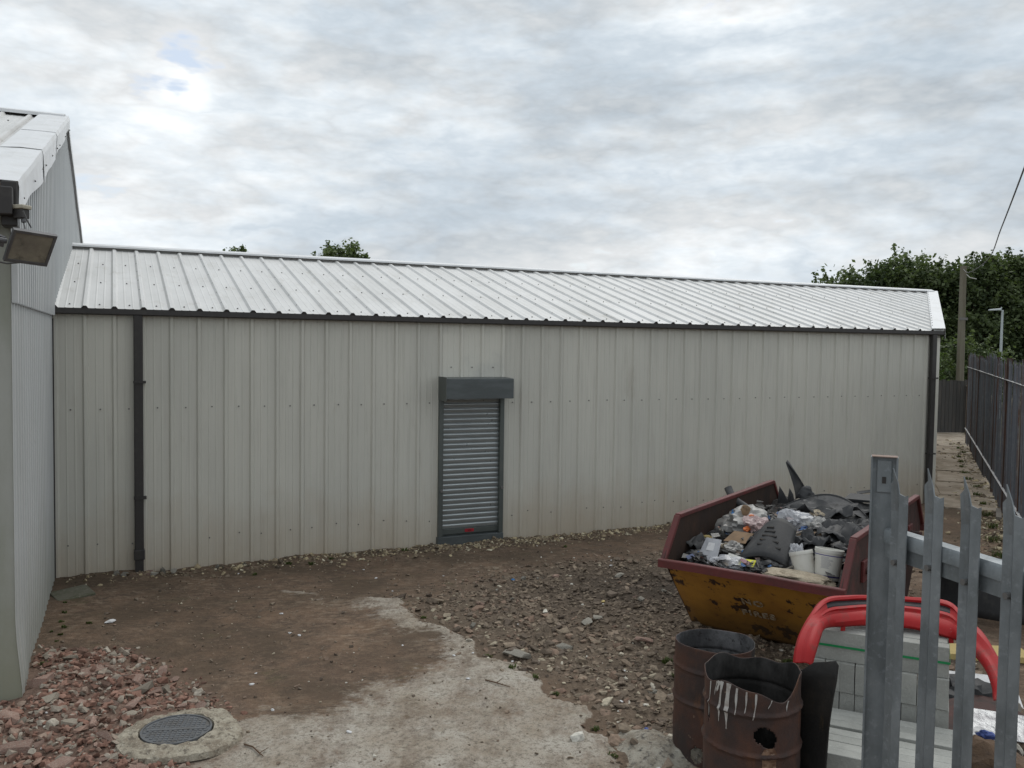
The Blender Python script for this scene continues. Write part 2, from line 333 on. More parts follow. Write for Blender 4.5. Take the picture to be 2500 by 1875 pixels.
# ------------------------------------------------------------------ mesh helpers
class MB:
    def __init__(s):
        s.v, s.f = [], []
    def add(s, v, f):
        o = len(s.v)
        s.v += [tuple(p) for p in v]
        s.f += [tuple(i + o for i in q) for q in f]
        return s
    def box(s, x0, x1, y0, y1, z0, z1):
        v = [(x0, y0, z0), (x1, y0, z0), (x1, y1, z0), (x0, y1, z0), (x0, y0, z1), (x1, y0, z1), (x1, y1, z1), (x0, y1, z1)]
        return s.add(v, [(0, 3, 2, 1), (4, 5, 6, 7), (0, 1, 5, 4), (1, 2, 6, 5), (2, 3, 7, 6), (3, 0, 4, 7)])
    def hexa(s, p):
        return s.add(p, [(0, 3, 2, 1), (4, 5, 6, 7), (0, 1, 5, 4), (1, 2, 6, 5), (2, 3, 7, 6), (3, 0, 4, 7)])
    def bar(s, a, b, w, h, up=(0, 0, 1)):
        a, b = Vector(a), Vector(b)
        d = (b - a).normalized()
        sx = d.cross(Vector(up))
        if sx.length < 1e-5:
            sx = d.cross(Vector((1, 0, 0)))
        sx.normalize()
        uz = sx.cross(d)
        p = []
        for q in (a, b):
            for i, j in ((-1, -1), (1, -1), (1, 1), (-1, 1)):
                p.append(q + sx * (i * w / 2) + uz * (j * h / 2))
        return s.hexa(p)
    def tube(s, pts, r, n=8, cap=True):
        pts = [Vector(p) for p in pts]
        rs = r if isinstance(r, (list, tuple)) else [r] * len(pts)
        prev = None
        rings = []
        for i, p in enumerate(pts):
            d = (pts[min(i + 1, len(pts) - 1)] - pts[max(i - 1, 0)]).normalized()
            if prev is None:
                a = d.cross(Vector((0, 0, 1)))
                if a.length < 1e-3:
                    a = d.cross(Vector((1, 0, 0)))
            else:
                a = prev - d * prev.dot(d)
            a.normalize()
            prev = a
            b = d.cross(a)
            rings.append([p + (a * math.cos(2 * PI * k / n) + b * math.sin(2 * PI * k / n)) * rs[i] for k in range(n)])
        v = [q for rg in rings for q in rg]
        f = []
        for i in range(len(pts) - 1):
            for k in range(n):
                f.append((i * n + k, i * n + (k + 1) % n, (i + 1) * n + (k + 1) % n, (i + 1) * n + k))
        if cap:
            f.append(tuple(range(n - 1, -1, -1)))
            f.append(tuple((len(pts) - 1) * n + k for k in range(n)))
        return s.add(v, f)
    def lathe(s, prof, n=32, c=(0, 0, 0), closed=False):
        v = []
        for r, z in prof:
            for k in range(n):
                a = 2 * PI * k / n
                v.append((c[0] + r * math.cos(a), c[1] + r * math.sin(a), c[2] + z))
        f = []
        m = len(prof)
        for i in range(m if closed else m - 1):
            j = (i + 1) % m
            for k in range(n):
                f.append((i * n + k, i * n + (k + 1) % n, j * n + (k + 1) % n, j * n + k))
        return s.add(v, f)
    def grid(s, P):
        """P: rows of points."""
        nr, nc = len(P), len(P[0])
        f = [(i * nc + j, i * nc + j + 1, (i + 1) * nc + j + 1, (i + 1) * nc + j) for i in range(nr - 1) for j in range(nc - 1)]
        return s.add([p for r in P for p in r], f)
    def prism(s, poly, fn, h0, h1):
        """poly 2-D outline; fn(a, b, h) -> 3-D point."""
        n = len(poly)
        v = [fn(a, b, h0) for a, b in poly] + [fn(a, b, h1) for a, b in poly]
        f = [tuple(range(n - 1, -1, -1)), tuple(range(n, 2 * n))] + [(i, (i + 1) % n, n + (i + 1) % n, n + i) for i in range(n)]
        return s.add(v, f)
    def build(s, name, mat, parent=None, smooth=None, bevel=0, solid=0, mats=None, loc=None, rot=None):
        me = bpy.data.meshes.new(name)
        me.from_pydata([tuple(p) for p in s.v], [], s.f)
        for mm in ([MAT[mat]] if mats is None else [MAT[q] for q in mats]):
            me.materials.append(mm)
        if smooth is not None:
            me.polygons.foreach_set('use_smooth', [True] * len(me.polygons))
            me.set_sharp_from_angle(angle=R(smooth))
        me.update()
        o = bpy.data.objects.new(name, me)
        COL.objects.link(o)
        if parent is not None:
            o.parent = parent
        if loc is not None:
            o.location = loc
        if rot is not None:
            o.rotation_euler = rot
        if solid:
            md = o.modifiers.new('thickness', 'SOLIDIFY')
            md.thickness = solid
            md.offset = 0
            if mats is not None and len(mats) > 1:
                md.material_offset = 1
        if bevel:
            md = o.modifiers.new('edge', 'BEVEL')
            md.width = bevel
            md.segments = 2
            md.limit_method = 'ANGLE'
            md.angle_limit = R(40)
        return o

def tag(o, label, cat, group=None, kind=None):
    o['label'] = label
    o['category'] = cat
    if group:
        o['group'] = group
    if kind:
        o['kind'] = kind
    return o
def thing(name, label, cat, loc=(0, 0, 0), rz=0, group=None, rot=None):
    o = bpy.data.objects.new(name, None)
    o.empty_display_size = 0.2
    COL.objects.link(o)
    o.location = loc
    o.rotation_euler = rot if rot else (0, 0, rz)
    return tag(o, label, cat, group)
def stuff(o):
    o['kind'] = 'stuff'
    return o
def copy_tree(o, parent=None):
    c = o.copy()
    COL.objects.link(c)
    c.parent = parent
    for ch in [q for q in bpy.data.objects if q.parent == o]:
        copy_tree(ch, c)
    return c

# lattice noise, used for the ground and for everything that lies on it
_LAT = np.random.default_rng(5).random((256, 256))
def vnoise(x, y, s):
    x = np.asarray(x, float) * s + 100.3
    y = np.asarray(y, float) * s + 57.7
    xi, yi = np.floor(x).astype(int), np.floor(y).astype(int)
    fx, fy = x - xi, y - yi
    fx, fy = fx * fx * (3 - 2 * fx), fy * fy * (3 - 2 * fy)
    g = lambda a, b: _LAT[a % 256, b % 256]
    return (g(xi, yi) * (1 - fx) + g(xi + 1, yi) * fx) * (1 - fy) + (g(xi, yi + 1) * (1 - fx) + g(xi + 1, yi + 1) * fx) * fy
def sstep(a, b, x):
    t = np.clip((np.asarray(x, float) - a) / (b - a), 0, 1)
    return t * t * (3 - 2 * t)

def pdist(poly, x, y):
    """signed distance to a polygon, positive inside"""
    x = np.asarray(x, float)
    y = np.asarray(y, float)
    d = np.full(x.shape, 1e9)
    ins = np.zeros(x.shape, bool)
    n = len(poly)
    for i in range(n):
        x0, y0 = poly[i]
        x1, y1 = poly[(i + 1) % n]
        dx, dy = x1 - x0, y1 - y0
        t = np.clip(((x - x0) * dx + (y - y0) * dy) / (dx * dx + dy * dy), 0, 1)
        d = np.minimum(d, np.hypot(x - x0 - t * dx, y - y0 - t * dy))
        if y1 != y0:
            c = ((y0 > y) != (y1 > y)) & (x < (x1 - x0) * (y - y0) / (y1 - y0) + x0)
            ins ^= c
    return np.where(ins, d, -d)

SLAB = [(-2.75, 10.62), (-2.1, 10.35), (-1.31, 10.2), (-1.02, 9.5), (-.42, 8.8), (-.30, 8.3), (.385, 7.63), (.446, 7.25), (.66, 6.97), (.76, 6.34), (.95, 5.2), (.9, 3.0), (-3.0, 3.0), (-2.5, 6.0), (-2.1, 6.85), (-1.5, 7.5), (-1.0, 8.3), (-1.4, 8.95), (-1.9, 9.7)]
RUBBLE = [(-4.6, 8.4), (-3.8, 8.5), (-3.1, 7.9), (-2.35, 7.1), (-2.3, 6.2), (-2.5, 4.5), (-5.5, 4.5), (-4.6, 6.6)]
GRAVEL = [(-1.2, 10.25), (-.9, 9.45), (-.3, 8.75), (-.15, 8.25), (.5, 7.6), (.55, 7.25), (.78, 6.95), (.9, 6.3), (1.1, 4.0), (4.5, 4.0), (4.4, 8.0), (5.6, 13.0), (3.2, 13.2), (1.0, 12.2), (-.2, 11.4)]
# the long shed's frame: s along its wall, t towards the yard
L0 = np.array([-5.853, 11.061])
AU = R(65.42)
U2 = np.array([math.sin(AU), math.cos(AU)])
V2 = np.array([U2[1], -U2[0]])
SHEDROT = R(90) - AU

SLAB_R = [(-30, 10.8), (-2.75, 10.62), (-2.1, 10.35), (-1.31, 10.2), (-1.02, 9.5), (-.42, 8.8), (-.30, 8.3), (.385, 7.63), (.446, 7.25), (.66, 6.97), (.76, 6.34), (.95, 5.2), (.9, 3.0), (-30, 3.0)]
SLAB_L = [(-2.75, 10.62), (-1.65, 9.95), (-1.2, 9.45), (-.95, 8.9), (-.55, 8.25), (-1.15, 7.5), (-1.8, 6.85), (-2.25, 6.0), (-2.9, 3.0), (30, 3.0), (30, 10.7), (-2.0, 10.7)]
def warp_slab(x, y):
    j = (vnoise(x, y, 3.0) - .5) * .22 + (vnoise(x + 9, y, 9.0) - .5) * .10
    return pdist(SLAB, x, y) + j
def gz(x, y):
    x = np.asarray(x, float)
    y = np.asarray(y, float)
    z = .14 * np.exp(-((x - 3) ** 2 + (y - 9.3) ** 2) / 12.5)
    near = np.exp(-((x + .5) ** 2 + (y - 9) ** 2) / 160)
    z = z + near * ((vnoise(x, y, .8) - .5) * .07 + (vnoise(x, y, 2.7) - .5) * .025)
    d = warp_slab(x, y)
    right = sstep(-.25, .15, (x + 2.2) - (10.4 - y) * .1)
    edge = sstep(0.0, .05, d)
    jr = (vnoise(x, y, 3.0) - .5) * .22 + (vnoise(x + 9, y, 9.0) - .5) * .10
    z = z + .04 * sstep(0, .05, pdist(SLAB_R, x, y) + jr) * sstep(-.5, .5, pdist(SLAB_L, x, y))
    g = sstep(-.2, .3, pdist(GRAVEL, x, y))
    z = z + g * ((vnoise(x, y, 5.5) - .5) * .05 + (vnoise(x, y, 13) - .5) * .03)
    r = sstep(-.2, .7, pdist(RUBBLE, x, y))
    z = z + r * (.07 + (vnoise(x, y, 4) - .5) * .09 + (vnoise(x, y, 11) - .5) * .04)
    z = z + .19 * np.exp(-((x - 1.5) ** 2 + (y - 5.2) ** 2) / .30)
    z = z + .06 * np.exp(-((x - 1.22) ** 2 + (y - 6.38) ** 2) / .10)
    tt = -((x - L0[0]) * V2[0] + (y - L0[1]) * V2[1])
    z = z + near * sstep(.5, 0, np.abs(tt)) * (.015 + (vnoise(x, y, 6) - .5) * .05)
    return z
def gzf(x, y):
    return float(gz(np.array([x]), np.array([y]))[0])

# ------------------------------------------------------------------ ground
def axis(fine0, fine1, step, lo, hi, grow=1.14):
    a = list(np.arange(fine0, fine1 + 1e-6, step))
    d, p = step, a[-1]
    while p < hi:
        d *= grow
        p += d
        a.append(p)
    d, p = step, a[0]
    while p > lo:
        d *= grow
        p -= d
        a.insert(0, p)
    return np.array(a)
gx = axis(-5.2, 4.6, .04, -1500, 1500)
gy = axis(4.6, 14.6, .045, -1500, 1500)
GX, GY = np.meshgrid(gx, gy)
GZ = gz(GX, GY)
nx, ny = len(gx), len(gy)
gv = np.stack([GX.ravel(), GY.ravel(), GZ.ravel()], 1)
ii, jj = np.meshgrid(np.arange(nx - 1), np.arange(ny - 1))
q0 = (jj * nx + ii).ravel()
gf = np.stack([q0, q0 + 1, q0 + nx + 1, q0 + nx], 1)
gme = bpy.data.meshes.new('ground')
gme.from_pydata(gv.tolist(), [], gf.tolist())
gme.polygons.foreach_set('use_smooth', [True] * len(gme.polygons))
dS = warp_slab(GX, GY).ravel()
jr = (vnoise(GX, GY, 3.0) - .5) * .22 + (vnoise(GX + 9, GY, 9.0) - .5) * .10
conc = (sstep(-.03, .05, pdist(SLAB_R, GX, GY) + jr) * sstep(-.75, .65, pdist(SLAB_L, GX, GY) + (vnoise(GX, GY, 1.6) - .5) * .5)).ravel()
grav = sstep(-.35, .45, pdist(GRAVEL, GX, GY)).ravel()
rub = sstep(-.35, .45, pdist(RUBBLE, GX, GY)).ravel()
damp = np.exp(-((GX - 2.0) ** 2 / 3.2 + (GY - 10.7) ** 2 / 2.0)).ravel()
ca = gme.color_attributes.new('zones', 'FLOAT_COLOR', 'POINT')
ca.data.foreach_set('color', np.stack([conc, grav, rub, damp], 1).astype(np.float32).ravel())
far = sstep(18, 40, np.hypot(GX, GY)).ravel()
fa = gme.attributes.new('far', 'FLOAT', 'POINT')
fa.data.foreach_set('value', far.astype(np.float32))
gob = bpy.data.objects.new('ground', gme)
COL.objects.link(gob)
gob['kind'] = 'structure'
gm = bpy.data.materials.new('yard_ground')
gm.use_nodes = True
t = gm.node_tree
b = t.nodes['Principled BSDF']
b.inputs['Roughness'].default_value = 0.95
b.inputs['Specular IOR Level'].default_value = 0.2
tc = N(t, 'ShaderNodeTexCoord')
def gn(scale, detail=8.0, rough=.62, st=None):
    n = N(t, 'ShaderNodeTexNoise', i_Scale=scale, i_Detail=detail, i_Roughness=rough)
    if st:
        m_ = N(t, 'ShaderNodeMapping')
        m_.inputs['Scale'].default_value = st
        t.links.new(tc.outputs['Object'], m_.inputs[0])
        t.links.new(m_.outputs[0], n.inputs['Vector'])
    else:
        t.links.new(tc.outputs['Object'], n.inputs['Vector'])
    return n.outputs[0]
va = N(t, 'ShaderNodeVertexColor', layer_name='zones')
sp3 = N(t, 'ShaderNodeSeparateColor')
t.links.new(va.outputs[0], sp3.inputs[0])
zR, zG, zB, zA = sp3.outputs[0], sp3.outputs[1], sp3.outputs[2], va.outputs[1]
n1, n2, n3, n4 = gn(0.9), gn(3.2), gn(14.0, 6, .7), gn(55.0, 4, .7)
soil = mixc(t, ramp(t, [(.38, 0.), (.64, 1.)], n1).outputs[0], (0.128, 0.094, 0.072), (0.170, 0.122, 0.088))
soil = mixc(t, ramp(t, [(.42, 0.), (.60, .9)], n2).outputs[0], soil, (0.088, 0.070, 0.056))
soil = mixc(t, ramp(t, [(.50, 0.), (.66, .8)], gn(7.5, 8, .7, (1, 1.6, 1))).outputs[0], soil, (0.20, 0.152, 0.115))
soil = mixc(t, ramp(t, [(.52, 0.), (.70, .85)], n3).outputs[0], soil, (0.225, 0.175, 0.135))
soil = mixc(t, ramp(t, [(.50, 0.), (.64, .7)], gn(30, 6, .75)).outputs[0], soil, (0.082, 0.066, 0.055))
soil = mixc(t, ramp(t, [(.64, 0.), (.70, .9)], gn(75, 3, .7)).outputs[0], soil, (0.30, 0.26, 0.21))
soil = mixc(t, ramp(t, [(.56, 0.), (.68, .85)], n4).outputs[0], soil, (0.07, 0.055, 0.045))
soil = mixc(t, ramp(t, [(.60, 0.), (.74, .55)], gn(1.7)).outputs[0], soil, (0.085, 0.09, 0.045))
soil = mixc(t, math_n(t, 'MULTIPLY', ramp(t, [(.5, 0.), (.62, .75)], gn(6.5, 9, .72, (1, 2.2, 1))).outputs[0], ramp(t, [(.42, 0.), (.6, 1.)], gn(.55)).outputs[0]), soil, (0.30, 0.255, 0.20))
cc = mixc(t, ramp(t, [(.36, 0.), (.62, 1.)], gn(1.9, 9, .7)).outputs[0], (0.46, 0.425, 0.37), (0.345, 0.295, 0.235))
cc = mixc(t, ramp(t, [(.52, 0.), (.68, .85)], gn(4.5, 9, .7)).outputs[0], cc, (0.235, 0.185, 0.135))
cc = mixc(t, ramp(t, [(.50, 0.), (.62, .85)], gn(26, 7, .75)).outputs[0], cc, (0.17, 0.15, 0.12))
cc = mixc(t, ramp(t, [(.56, 0.), (.7, .7)], gn(9, 8, .65)).outputs[0], cc, (0.46, 0.43, 0.36))
cc = mixc(t, ramp(t, [(.57, 0.), (.66, .9)], gn(70, 4, .72)).outputs[0], cc, (0.11, 0.095, 0.075))
cc = mixc(t, ramp(t, [(.55, 0.), (.70, .8)], gn(2.4, 9, .7, (1.6, .7, 1))).outputs[0], cc, (0.20, 0.15, 0.11))
edgefac = math_n(t, 'ADD', zR, math_n(t, 'MULTIPLY', math_n(t, 'SUBTRACT', math_n(t, 'ADD', math_n(t, 'MULTIPLY', gn(2.2, 10, .74, (1, 1.5, 1)), .6), math_n(t, 'MULTIPLY', gn(12, 8, .75), .4)), .5), 2.6))
edgefac = math_n(t, 'MULTIPLY', ramp(t, [(.36, 0.), (.66, 1.)], edgefac).outputs[0], ramp(t, [(.01, 0.), (.12, 1.)], zR).outputs[0])
soil = mixc(t, ramp(t, [(.44, 0.), (.62, .75)], gn(.75, 6, .6)).outputs[0], soil, (0.078, 0.063, 0.048))
soil = mixc(t, 1.0, soil, (1.14, 1.05, .97), 'MULTIPLY')
c = mixc(t, math_n(t, 'MULTIPLY', edgefac, ramp(t, [(.34, .25), (.52, 1.)], gn(2.6, 10, .78, (1.3, .8, 1))).outputs[0]), soil, cc)
gb_ = mixc(t, ramp(t, [(.4, 0.), (.62, 1.)], gn(22, 5, .7)).outputs[0], (0.105, 0.082, 0.062), (0.195, 0.152, 0.112))
gf_ = math_n(t, 'MULTIPLY', zG, math_n(t, 'SUBTRACT', 1.0, edgefac))
c = mixc(t, math_n(t, 'MULTIPLY', gf_, .85), c, gb_)
rb_ = mixc(t, ramp(t, [(.4, 0.), (.62, 1.)], gn(18, 5, .7)).outputs[0], (0.13, 0.085, 0.067), (0.24, 0.165, 0.13))
c = mixc(t, math_n(t, 'MULTIPLY', zB, .85), c, rb_)
c = mixc(t, math_n(t, 'MULTIPLY', zA, .88), c, (0.042, 0.034, 0.027))
fat = N(t, 'ShaderNodeAttribute', attribute_name='far')
c = mixc(t, fat.outputs['Fac'], c, mixc(t, ramp(t, [(.4, 0.), (.6, 1.)], gn(.3)).outputs[0], (0.07, 0.08, 0.04), (0.14, 0.12, 0.08)))
t.links.new(c, b.inputs['Base Color'])
bp1 = N(t, 'ShaderNodeBump', i_Distance=0.03, i_Strength=0.8)
t.links.new(n3, bp1.inputs['Height'])
bp2 = N(t, 'ShaderNodeBump', i_Distance=0.010, i_Strength=0.8)
t.links.new(n4, bp2.inputs['Height'])
t.links.new(bp1.outputs[0], bp2.inputs['Normal'])
t.links.new(bp2.outputs[0], b.inputs['Normal'])
gme.materials.append(gm)

# ------------------------------------------------------------------ long low shed
PITCH, RIB0 = 0.3465, 0.03
shed = thing('metal_shed', 'long low off-white ribbed metal shed with shallow white roof and roller shutter door', 'shed', (L0[0], L0[1], 0), SHEDROT)
def profile(x0, x1, pitch, r0, h, base=.075, top=.034, minor=.004):
    """(x, height) points of a ribbed sheet between x0 and x1"""
    pts = [(x0, None), (x1, None)]
    k0 = int(math.floor((x0 - r0) / pitch)) - 1
    k1 = int(math.ceil((x1 - r0) / pitch)) + 1
    P = []
    for k in range(k0, k1 + 1):
        c = r0 + k * pitch
        P += [(c - base / 2, 0), (c - top / 2, h), (c + top / 2, h), (c + base / 2, 0)]
        if minor:
            for q in (.36, .64):
                m_ = c + pitch * q
                P += [(m_ - .012, 0), (m_ - .005, minor), (m_ + .005, minor), (m_ + .012, 0)]
    P.sort()
    xs = [p[0] for p in P]
    hs = [p[1] for p in P]
    out = [(x0, float(np.interp(x0, xs, hs)))]
    out += [p for p in P if x0 + 1e-4 < p[0] < x1 - 1e-4]
    out.append((x1, float(np.interp(x1, xs, hs))))
    return out
def screws(name, parent, pts, r=.011, up=(0, -1, 0), mat='screw'):
    mb = MB()
    u = Vector(up)
    for p in pts:
        p = Vector(p)
        mb.tube([p, p + u * .006], r, 6)
        mb.tube([p + u * .006, p + u * .013], r * .6, 6)
    return stuff(mb.build(name, mat, parent))
XE = 15.96
SKX = 1.149                              # the far end wall is skewed: x grows by this per metre of depth
YR, ZR, ZE = 3.95, 4.63, 3.50
DOOR0, DOOR1 = RIB0 + 15 * PITCH - .022, RIB0 + 18 * PITCH + .022
edges = [0.0] + [RIB0 + PITCH * (3 * k) + .040 for k in range(1, 16)] + [XE]
for k in range(len(edges) - 1):
    x0, x1 = edges[k], edges[k + 1]
    pr = profile(x0, x1, PITCH, RIB0, .030)
    lift = .0015 * (k % 2)
    mb = MB()
    door = (k == 5)
    def zlo(x):
        return 2.30 if DOOR0 < x < DOOR1 else -.12
    if not any(DOOR0 - .2 < x < DOOR1 + .2 for x, _ in pr):
        mb.grid([[(x, -h - lift, z) for x, h in pr] for z in (-.12, 1.2, 2.4, 3.44)])
    else:
        segs = [[p for p in pr if p[0] <= DOOR0], [p for p in pr if DOOR0 <= p[0] <= DOOR1], [p for p in pr if p[0] >= DOOR1]]
        xs, hs = [p[0] for p in pr], [p[1] for p in pr]
        def at(x):
            return (x, float(np.interp(x, xs, hs)))
        if xs[0] < DOOR0:
            s_ = [p for p in pr if p[0] < min(DOOR0, xs[-1])] + [at(min(DOOR0, xs[-1]))]
            if len(s_) > 1:
                mb.grid([[(x, -h - lift, z) for x, h in s_] for z in (-.12, 1.2, 2.4, 3.44)])
        if xs[0] < DOOR1 and xs[-1] > DOOR0:
            a_, b_ = max(DOOR0, xs[0]), min(DOOR1, xs[-1])
            s_ = [at(a_)] + [p for p in pr if a_ < p[0] < b_] + [at(b_)]
            mb.grid([[(x, -h - lift - .001, z) for x, h in s_] for z in (2.30, 3.44)])
        if xs[-1] > DOOR1:
            a_ = max(DOOR1, xs[0])
            s_ = [at(a_)] + [p for p in pr if p[0] > a_]
            mb.grid([[(x, -h - lift, z) for x, h in s_] for z in (-.12, 1.2, 2.4, 3.44)])
    wp = mb.build('wall_panel', 'wallclean' if door else 'wall', shed)
    sp_ = []
    for j in range(3):
        xm = RIB0 + PITCH * (3 * k + j + .5) + random.uniform(-.01, .01)
        if xm > XE - .05:
            continue
        if door:
            sp_.append((xm, -.003, 2.75))
            continue
        sp_.append((xm, -.003, 2.20 + random.uniform(-.008, .008)))
        if random.random() < .85:
            sp_.append((xm + random.uniform(-.05, .05), -.003, .42 + random.uniform(-.03, .05)))
    screws('screw_heads', wp, sp_)
# roof sheets, front slope; ribs run up the slope, far end cut on the skew
EAVEY = -.125
def roof_z(y):
    return ZE + (ZR - ZE) * (y - EAVEY) / (YR - EAVEY)
slope = math.atan2(ZR - ZE, YR - EAVEY)
nrm = (-math.sin(slope), math.cos(slope))
XR = XE + SKX * YR
redges = [0.0] + [RIB0 + PITCH * 3 * k + .040 for k in range(1, 20)]
redges = [e for e in redges if e < XR - .3] + [XR - .02]
for k in range(len(redges) - 1):
    x0, x1 = redges[k], redges[k + 1]
    pr = profile(x0, x1, PITCH, RIB0, .032, .086, .036, .003)
    if x1 > XE - .01:                    # add a break where the skew begins
        xs, hs = [p[0] for p in pr], [p[1] for p in pr]
        if x0 < XE - .01:
            pr = sorted(pr + [(XE - .01, float(np.interp(XE - .01, xs, hs)))])
    mb = MB()
    rows = []
    lift = .0015 * (k % 2)
    for q in (0, .34, .67, 1.0):
        row = []
        for x, h in pr:
            y0 = EAVEY if x <= XE - .01 else EAVEY + (x - XE + .01) / SKX
            y0 = min(y0, YR - .03)
            y = y0 + (YR - .02 - y0) * q
            row.append((x, y + nrm[0] * (h + lift), roof_z(y) + nrm[1] * (h + lift)))
        rows.append(row)
    mb.grid(rows)
    rp = mb.build('roof_panel', 'roof', shed)
    pts = []
    for j in range(3):
        xm = RIB0 + PITCH * (3 * k + j + .5)
        for y in (.05, 1.35, 2.65):
            if xm < XE + SKX * (y - EAVEY) - .1:
                pts.append((xm + random.uniform(-.015, .015), y, roof_z(y) + .002))
    for y in np.arange(.3, 3.7, .62):     # stitching screws along each lap
        xm = redges[k + 1] - .062
        if xm < XE + SKX * (y - EAVEY) - .1 and k < len(redges) - 2:
            pts.append((xm, float(y), roof_z(y) + .016))
    screws('screw_heads', rp, pts, .012, (0, nrm[0], nrm[1]))
mb = MB()
mb.grid([[(0, YR, ZR), (XR, YR, ZR)], [(0, 2 * YR + .1, ZE), (XE + SKX * 2 * YR, 2 * YR + .1, ZE)]])
mb.build('rear_roof', 'roof', shed)
mb = MB()
mb.grid([[(0, YR - .13, ZR + .02), (XR - .10, YR - .13, ZR + .02)], [(0, YR - .125, ZR + .048), (XR - .10, YR - .125, ZR + .048)], [(0, YR + .02, ZR + .088), (XR - .04, YR + .02, ZR + .088)], [(0, YR + .17, ZR + .04), (XR + .12, YR + .17, ZR + .04)]])
mb.build('ridge_cap', 'flash', shed, solid=.004)
MB().box(.01, XR - .15, YR - .075, YR - .045, ZR - .06, ZR + .05).build('ridge_gap_blocker', 'greybar', shed)  # grey strip added under the cap to keep the sky from showing through
# verge flashing down the skewed end
mb = MB()
rows = []
for y in (EAVEY - .01, 1.3, 2.6, YR + .02):
    xe = XE + SKX * (y - EAVEY)
    zz = roof_z(y)
    rows.append([(xe - .36, y, zz + .044), (xe - .34, y, zz + .052), (xe + .03, y, zz + .056), (xe + .035, y, zz - .15)])
mb.grid(rows)
vf = mb.build('verge_flashing', 'flash', shed, solid=.004)
screws('screw_heads', vf, [(XE + SKX * (y - EAVEY) - .33, y, roof_z(y) + .055) for y in np.arange(.1, 3.9, .22)], .009, (0, nrm[0], nrm[1]))
mb = MB()                                # dark gutter and the filler blocks closing the rib ends
prg = [(-.122, 3.497), (-.126, 3.432), (-.108, 3.420), (-.03, 3.420), (-.014, 3.432), (-.014, 3.497), (-.020, 3.497), (-.022, 3.438), (-.032, 3.420), (-.104, 3.420), (-.116, 3.438), (-.114, 3.497)]
mb.prism(prg, lambda a, b_, h: (h, a, b_), 0.0, XE + .02)
mb.build('gutter', 'black', shed)
mb = MB()
for k in range(46):
    c0 = RIB0 + PITCH * k
    if c0 > XE - .05:
        break
    mb.prism([(c0 - .034, -.004), (c0 - .015, .031), (c0 + .015, .031), (c0 + .034, -.004)], lambda a, b_, h: (a, h + nrm[0] * b_, roof_z(h) + nrm[1] * b_), EAVEY + .004, EAVEY + .05)
mb.box(.0, XE, EAVEY + .006, EAVEY + .04, ZE - .055, ZE - .004)
stuff(mb.build('rib_end_fillers', 'black', shed))
mb = MB().box(0.0, XE, .004, .014, 3.42, 3.525)
mb.build('eaves_board', 'black', shed)
mb = MB().box(-.02, .018, -.04, .01, -.05, 3.36)
mb.build('corner_gap_shade', 'black', shed)  # black strip standing for the shade in the gap between the sheds
# far end wall and corner trim
mb = MB()
mb.add([(XE, .01, -.1), (XE + SKX * 2 * YR, 2 * YR, -.1), (XE + SKX * 2 * YR, 2 * YR, 3.45), (XE + SKX * YR, YR, ZR - .02), (XE, .01, 3.45)], [(0, 1, 2, 3, 4)])
mb.build('end_wall', 'wall', shed)
mb = MB()
ex = Vector((SKX, 1, 0)).normalized()
mb.prism([(-.14, -.036), (.004, -.036), (.004 + ex.x * .16, -.036 + ex.y * .16), (ex.x * .16 - .004, ex.y * .16), (0, -.031), (-.14, -.031)], lambda a, b_, h: (XE + a, b_, h), -.1, 3.36)
mb.build('corner_trim', 'wallclean', shed)
mb = MB().grid([[(0, 2 * YR, -.1), (XE + SKX * 2 * YR, 2 * YR, -.1)], [(0, 2 * YR, 3.5), (XE + SKX * 2 * YR, 2 * YR, 3.5)]])
mb.build('rear_wall', 'wall', shed)
def downpipe(x, w):
    mb = MB().box(x - w / 2, x + w / 2, -.118, -.040, .20, 3.424)
    dp = mb.build('downpipe', 'black', shed, bevel=.012)
    MB().box(x - w / 2 - .010, x + w / 2 + .010, -.147, -.032, .20, .33).build('collar', 'black', dp, bevel=.008)
    MB().hexa([(x - w / 2 + .004, -.125, -.03), (x + w / 2 - .004, -.125, -.03), (x + w / 2 - .004, -.05, -.03), (x - w / 2 + .004, -.05, -.03), (x - w / 2 + .004, -.13, .2), (x + w / 2 - .004, -.13, .2), (x + w / 2 - .004, -.045, .2), (x - w / 2 + .004, -.045, .2)]).build('pipe_shoe', 'black', dp)
    for z in (1.02, 2.55):
        mb = MB().box(x - w / 2 - .006, x + w / 2 + .035, -.142, -.034, z - .015, z + .015)
        mb.build('pipe_bracket', 'black', dp)
    return dp
downpipe(1.002, .113)
downpipe(XE - .235, .125)
# roller shutter in its opening
DX0, DX1 = 5.2, 6.28
SHZ0, SHZ1 = .16, 2.30
mb = MB().box(DX0 + .04, DX1 - .04, .02, .03, .1, 2.5)
rs = mb.build('roller_shutter', 'guide', shed)
nsl = 27
SP = (SHZ1 + .06 - SHZ0 - .09) / nsl
for k in range(nsl):
    z0 = SHZ0 + .09 + SP * k
    pts = [(z0 + SP * a, y) for a, y in ((0, .004), (.06, -.003), (.30, -.009), (.62, -.0135), (.72, -.0135), (.80, -.0115), (.87, -.008), (.93, -.002), (.965, .004), (1, .004))]
    MB().grid([[(x, y, z) for x in (DX0 + .066, DX1 - .066)] for z, y in pts]).build('slat', 'shutter', rs, smooth=50)
MB().box(DX0 + .066, DX1 - .066, -.02, .012, SHZ0 + .012, SHZ0 + .09).build('bottom_bar', 'guide', rs, bevel=.004)
MB().box(DX0 + .455, DX0 + .605, -.026, -.0205, SHZ0 + .03, SHZ0 + .078).build('red_label', 'redtag', rs, bevel=.002)
MB().box(DX0 + .50, DX0 + .56, -.028, -.0265, SHZ0 + .042, SHZ0 + .066).build('label_print', 'reddark', rs)
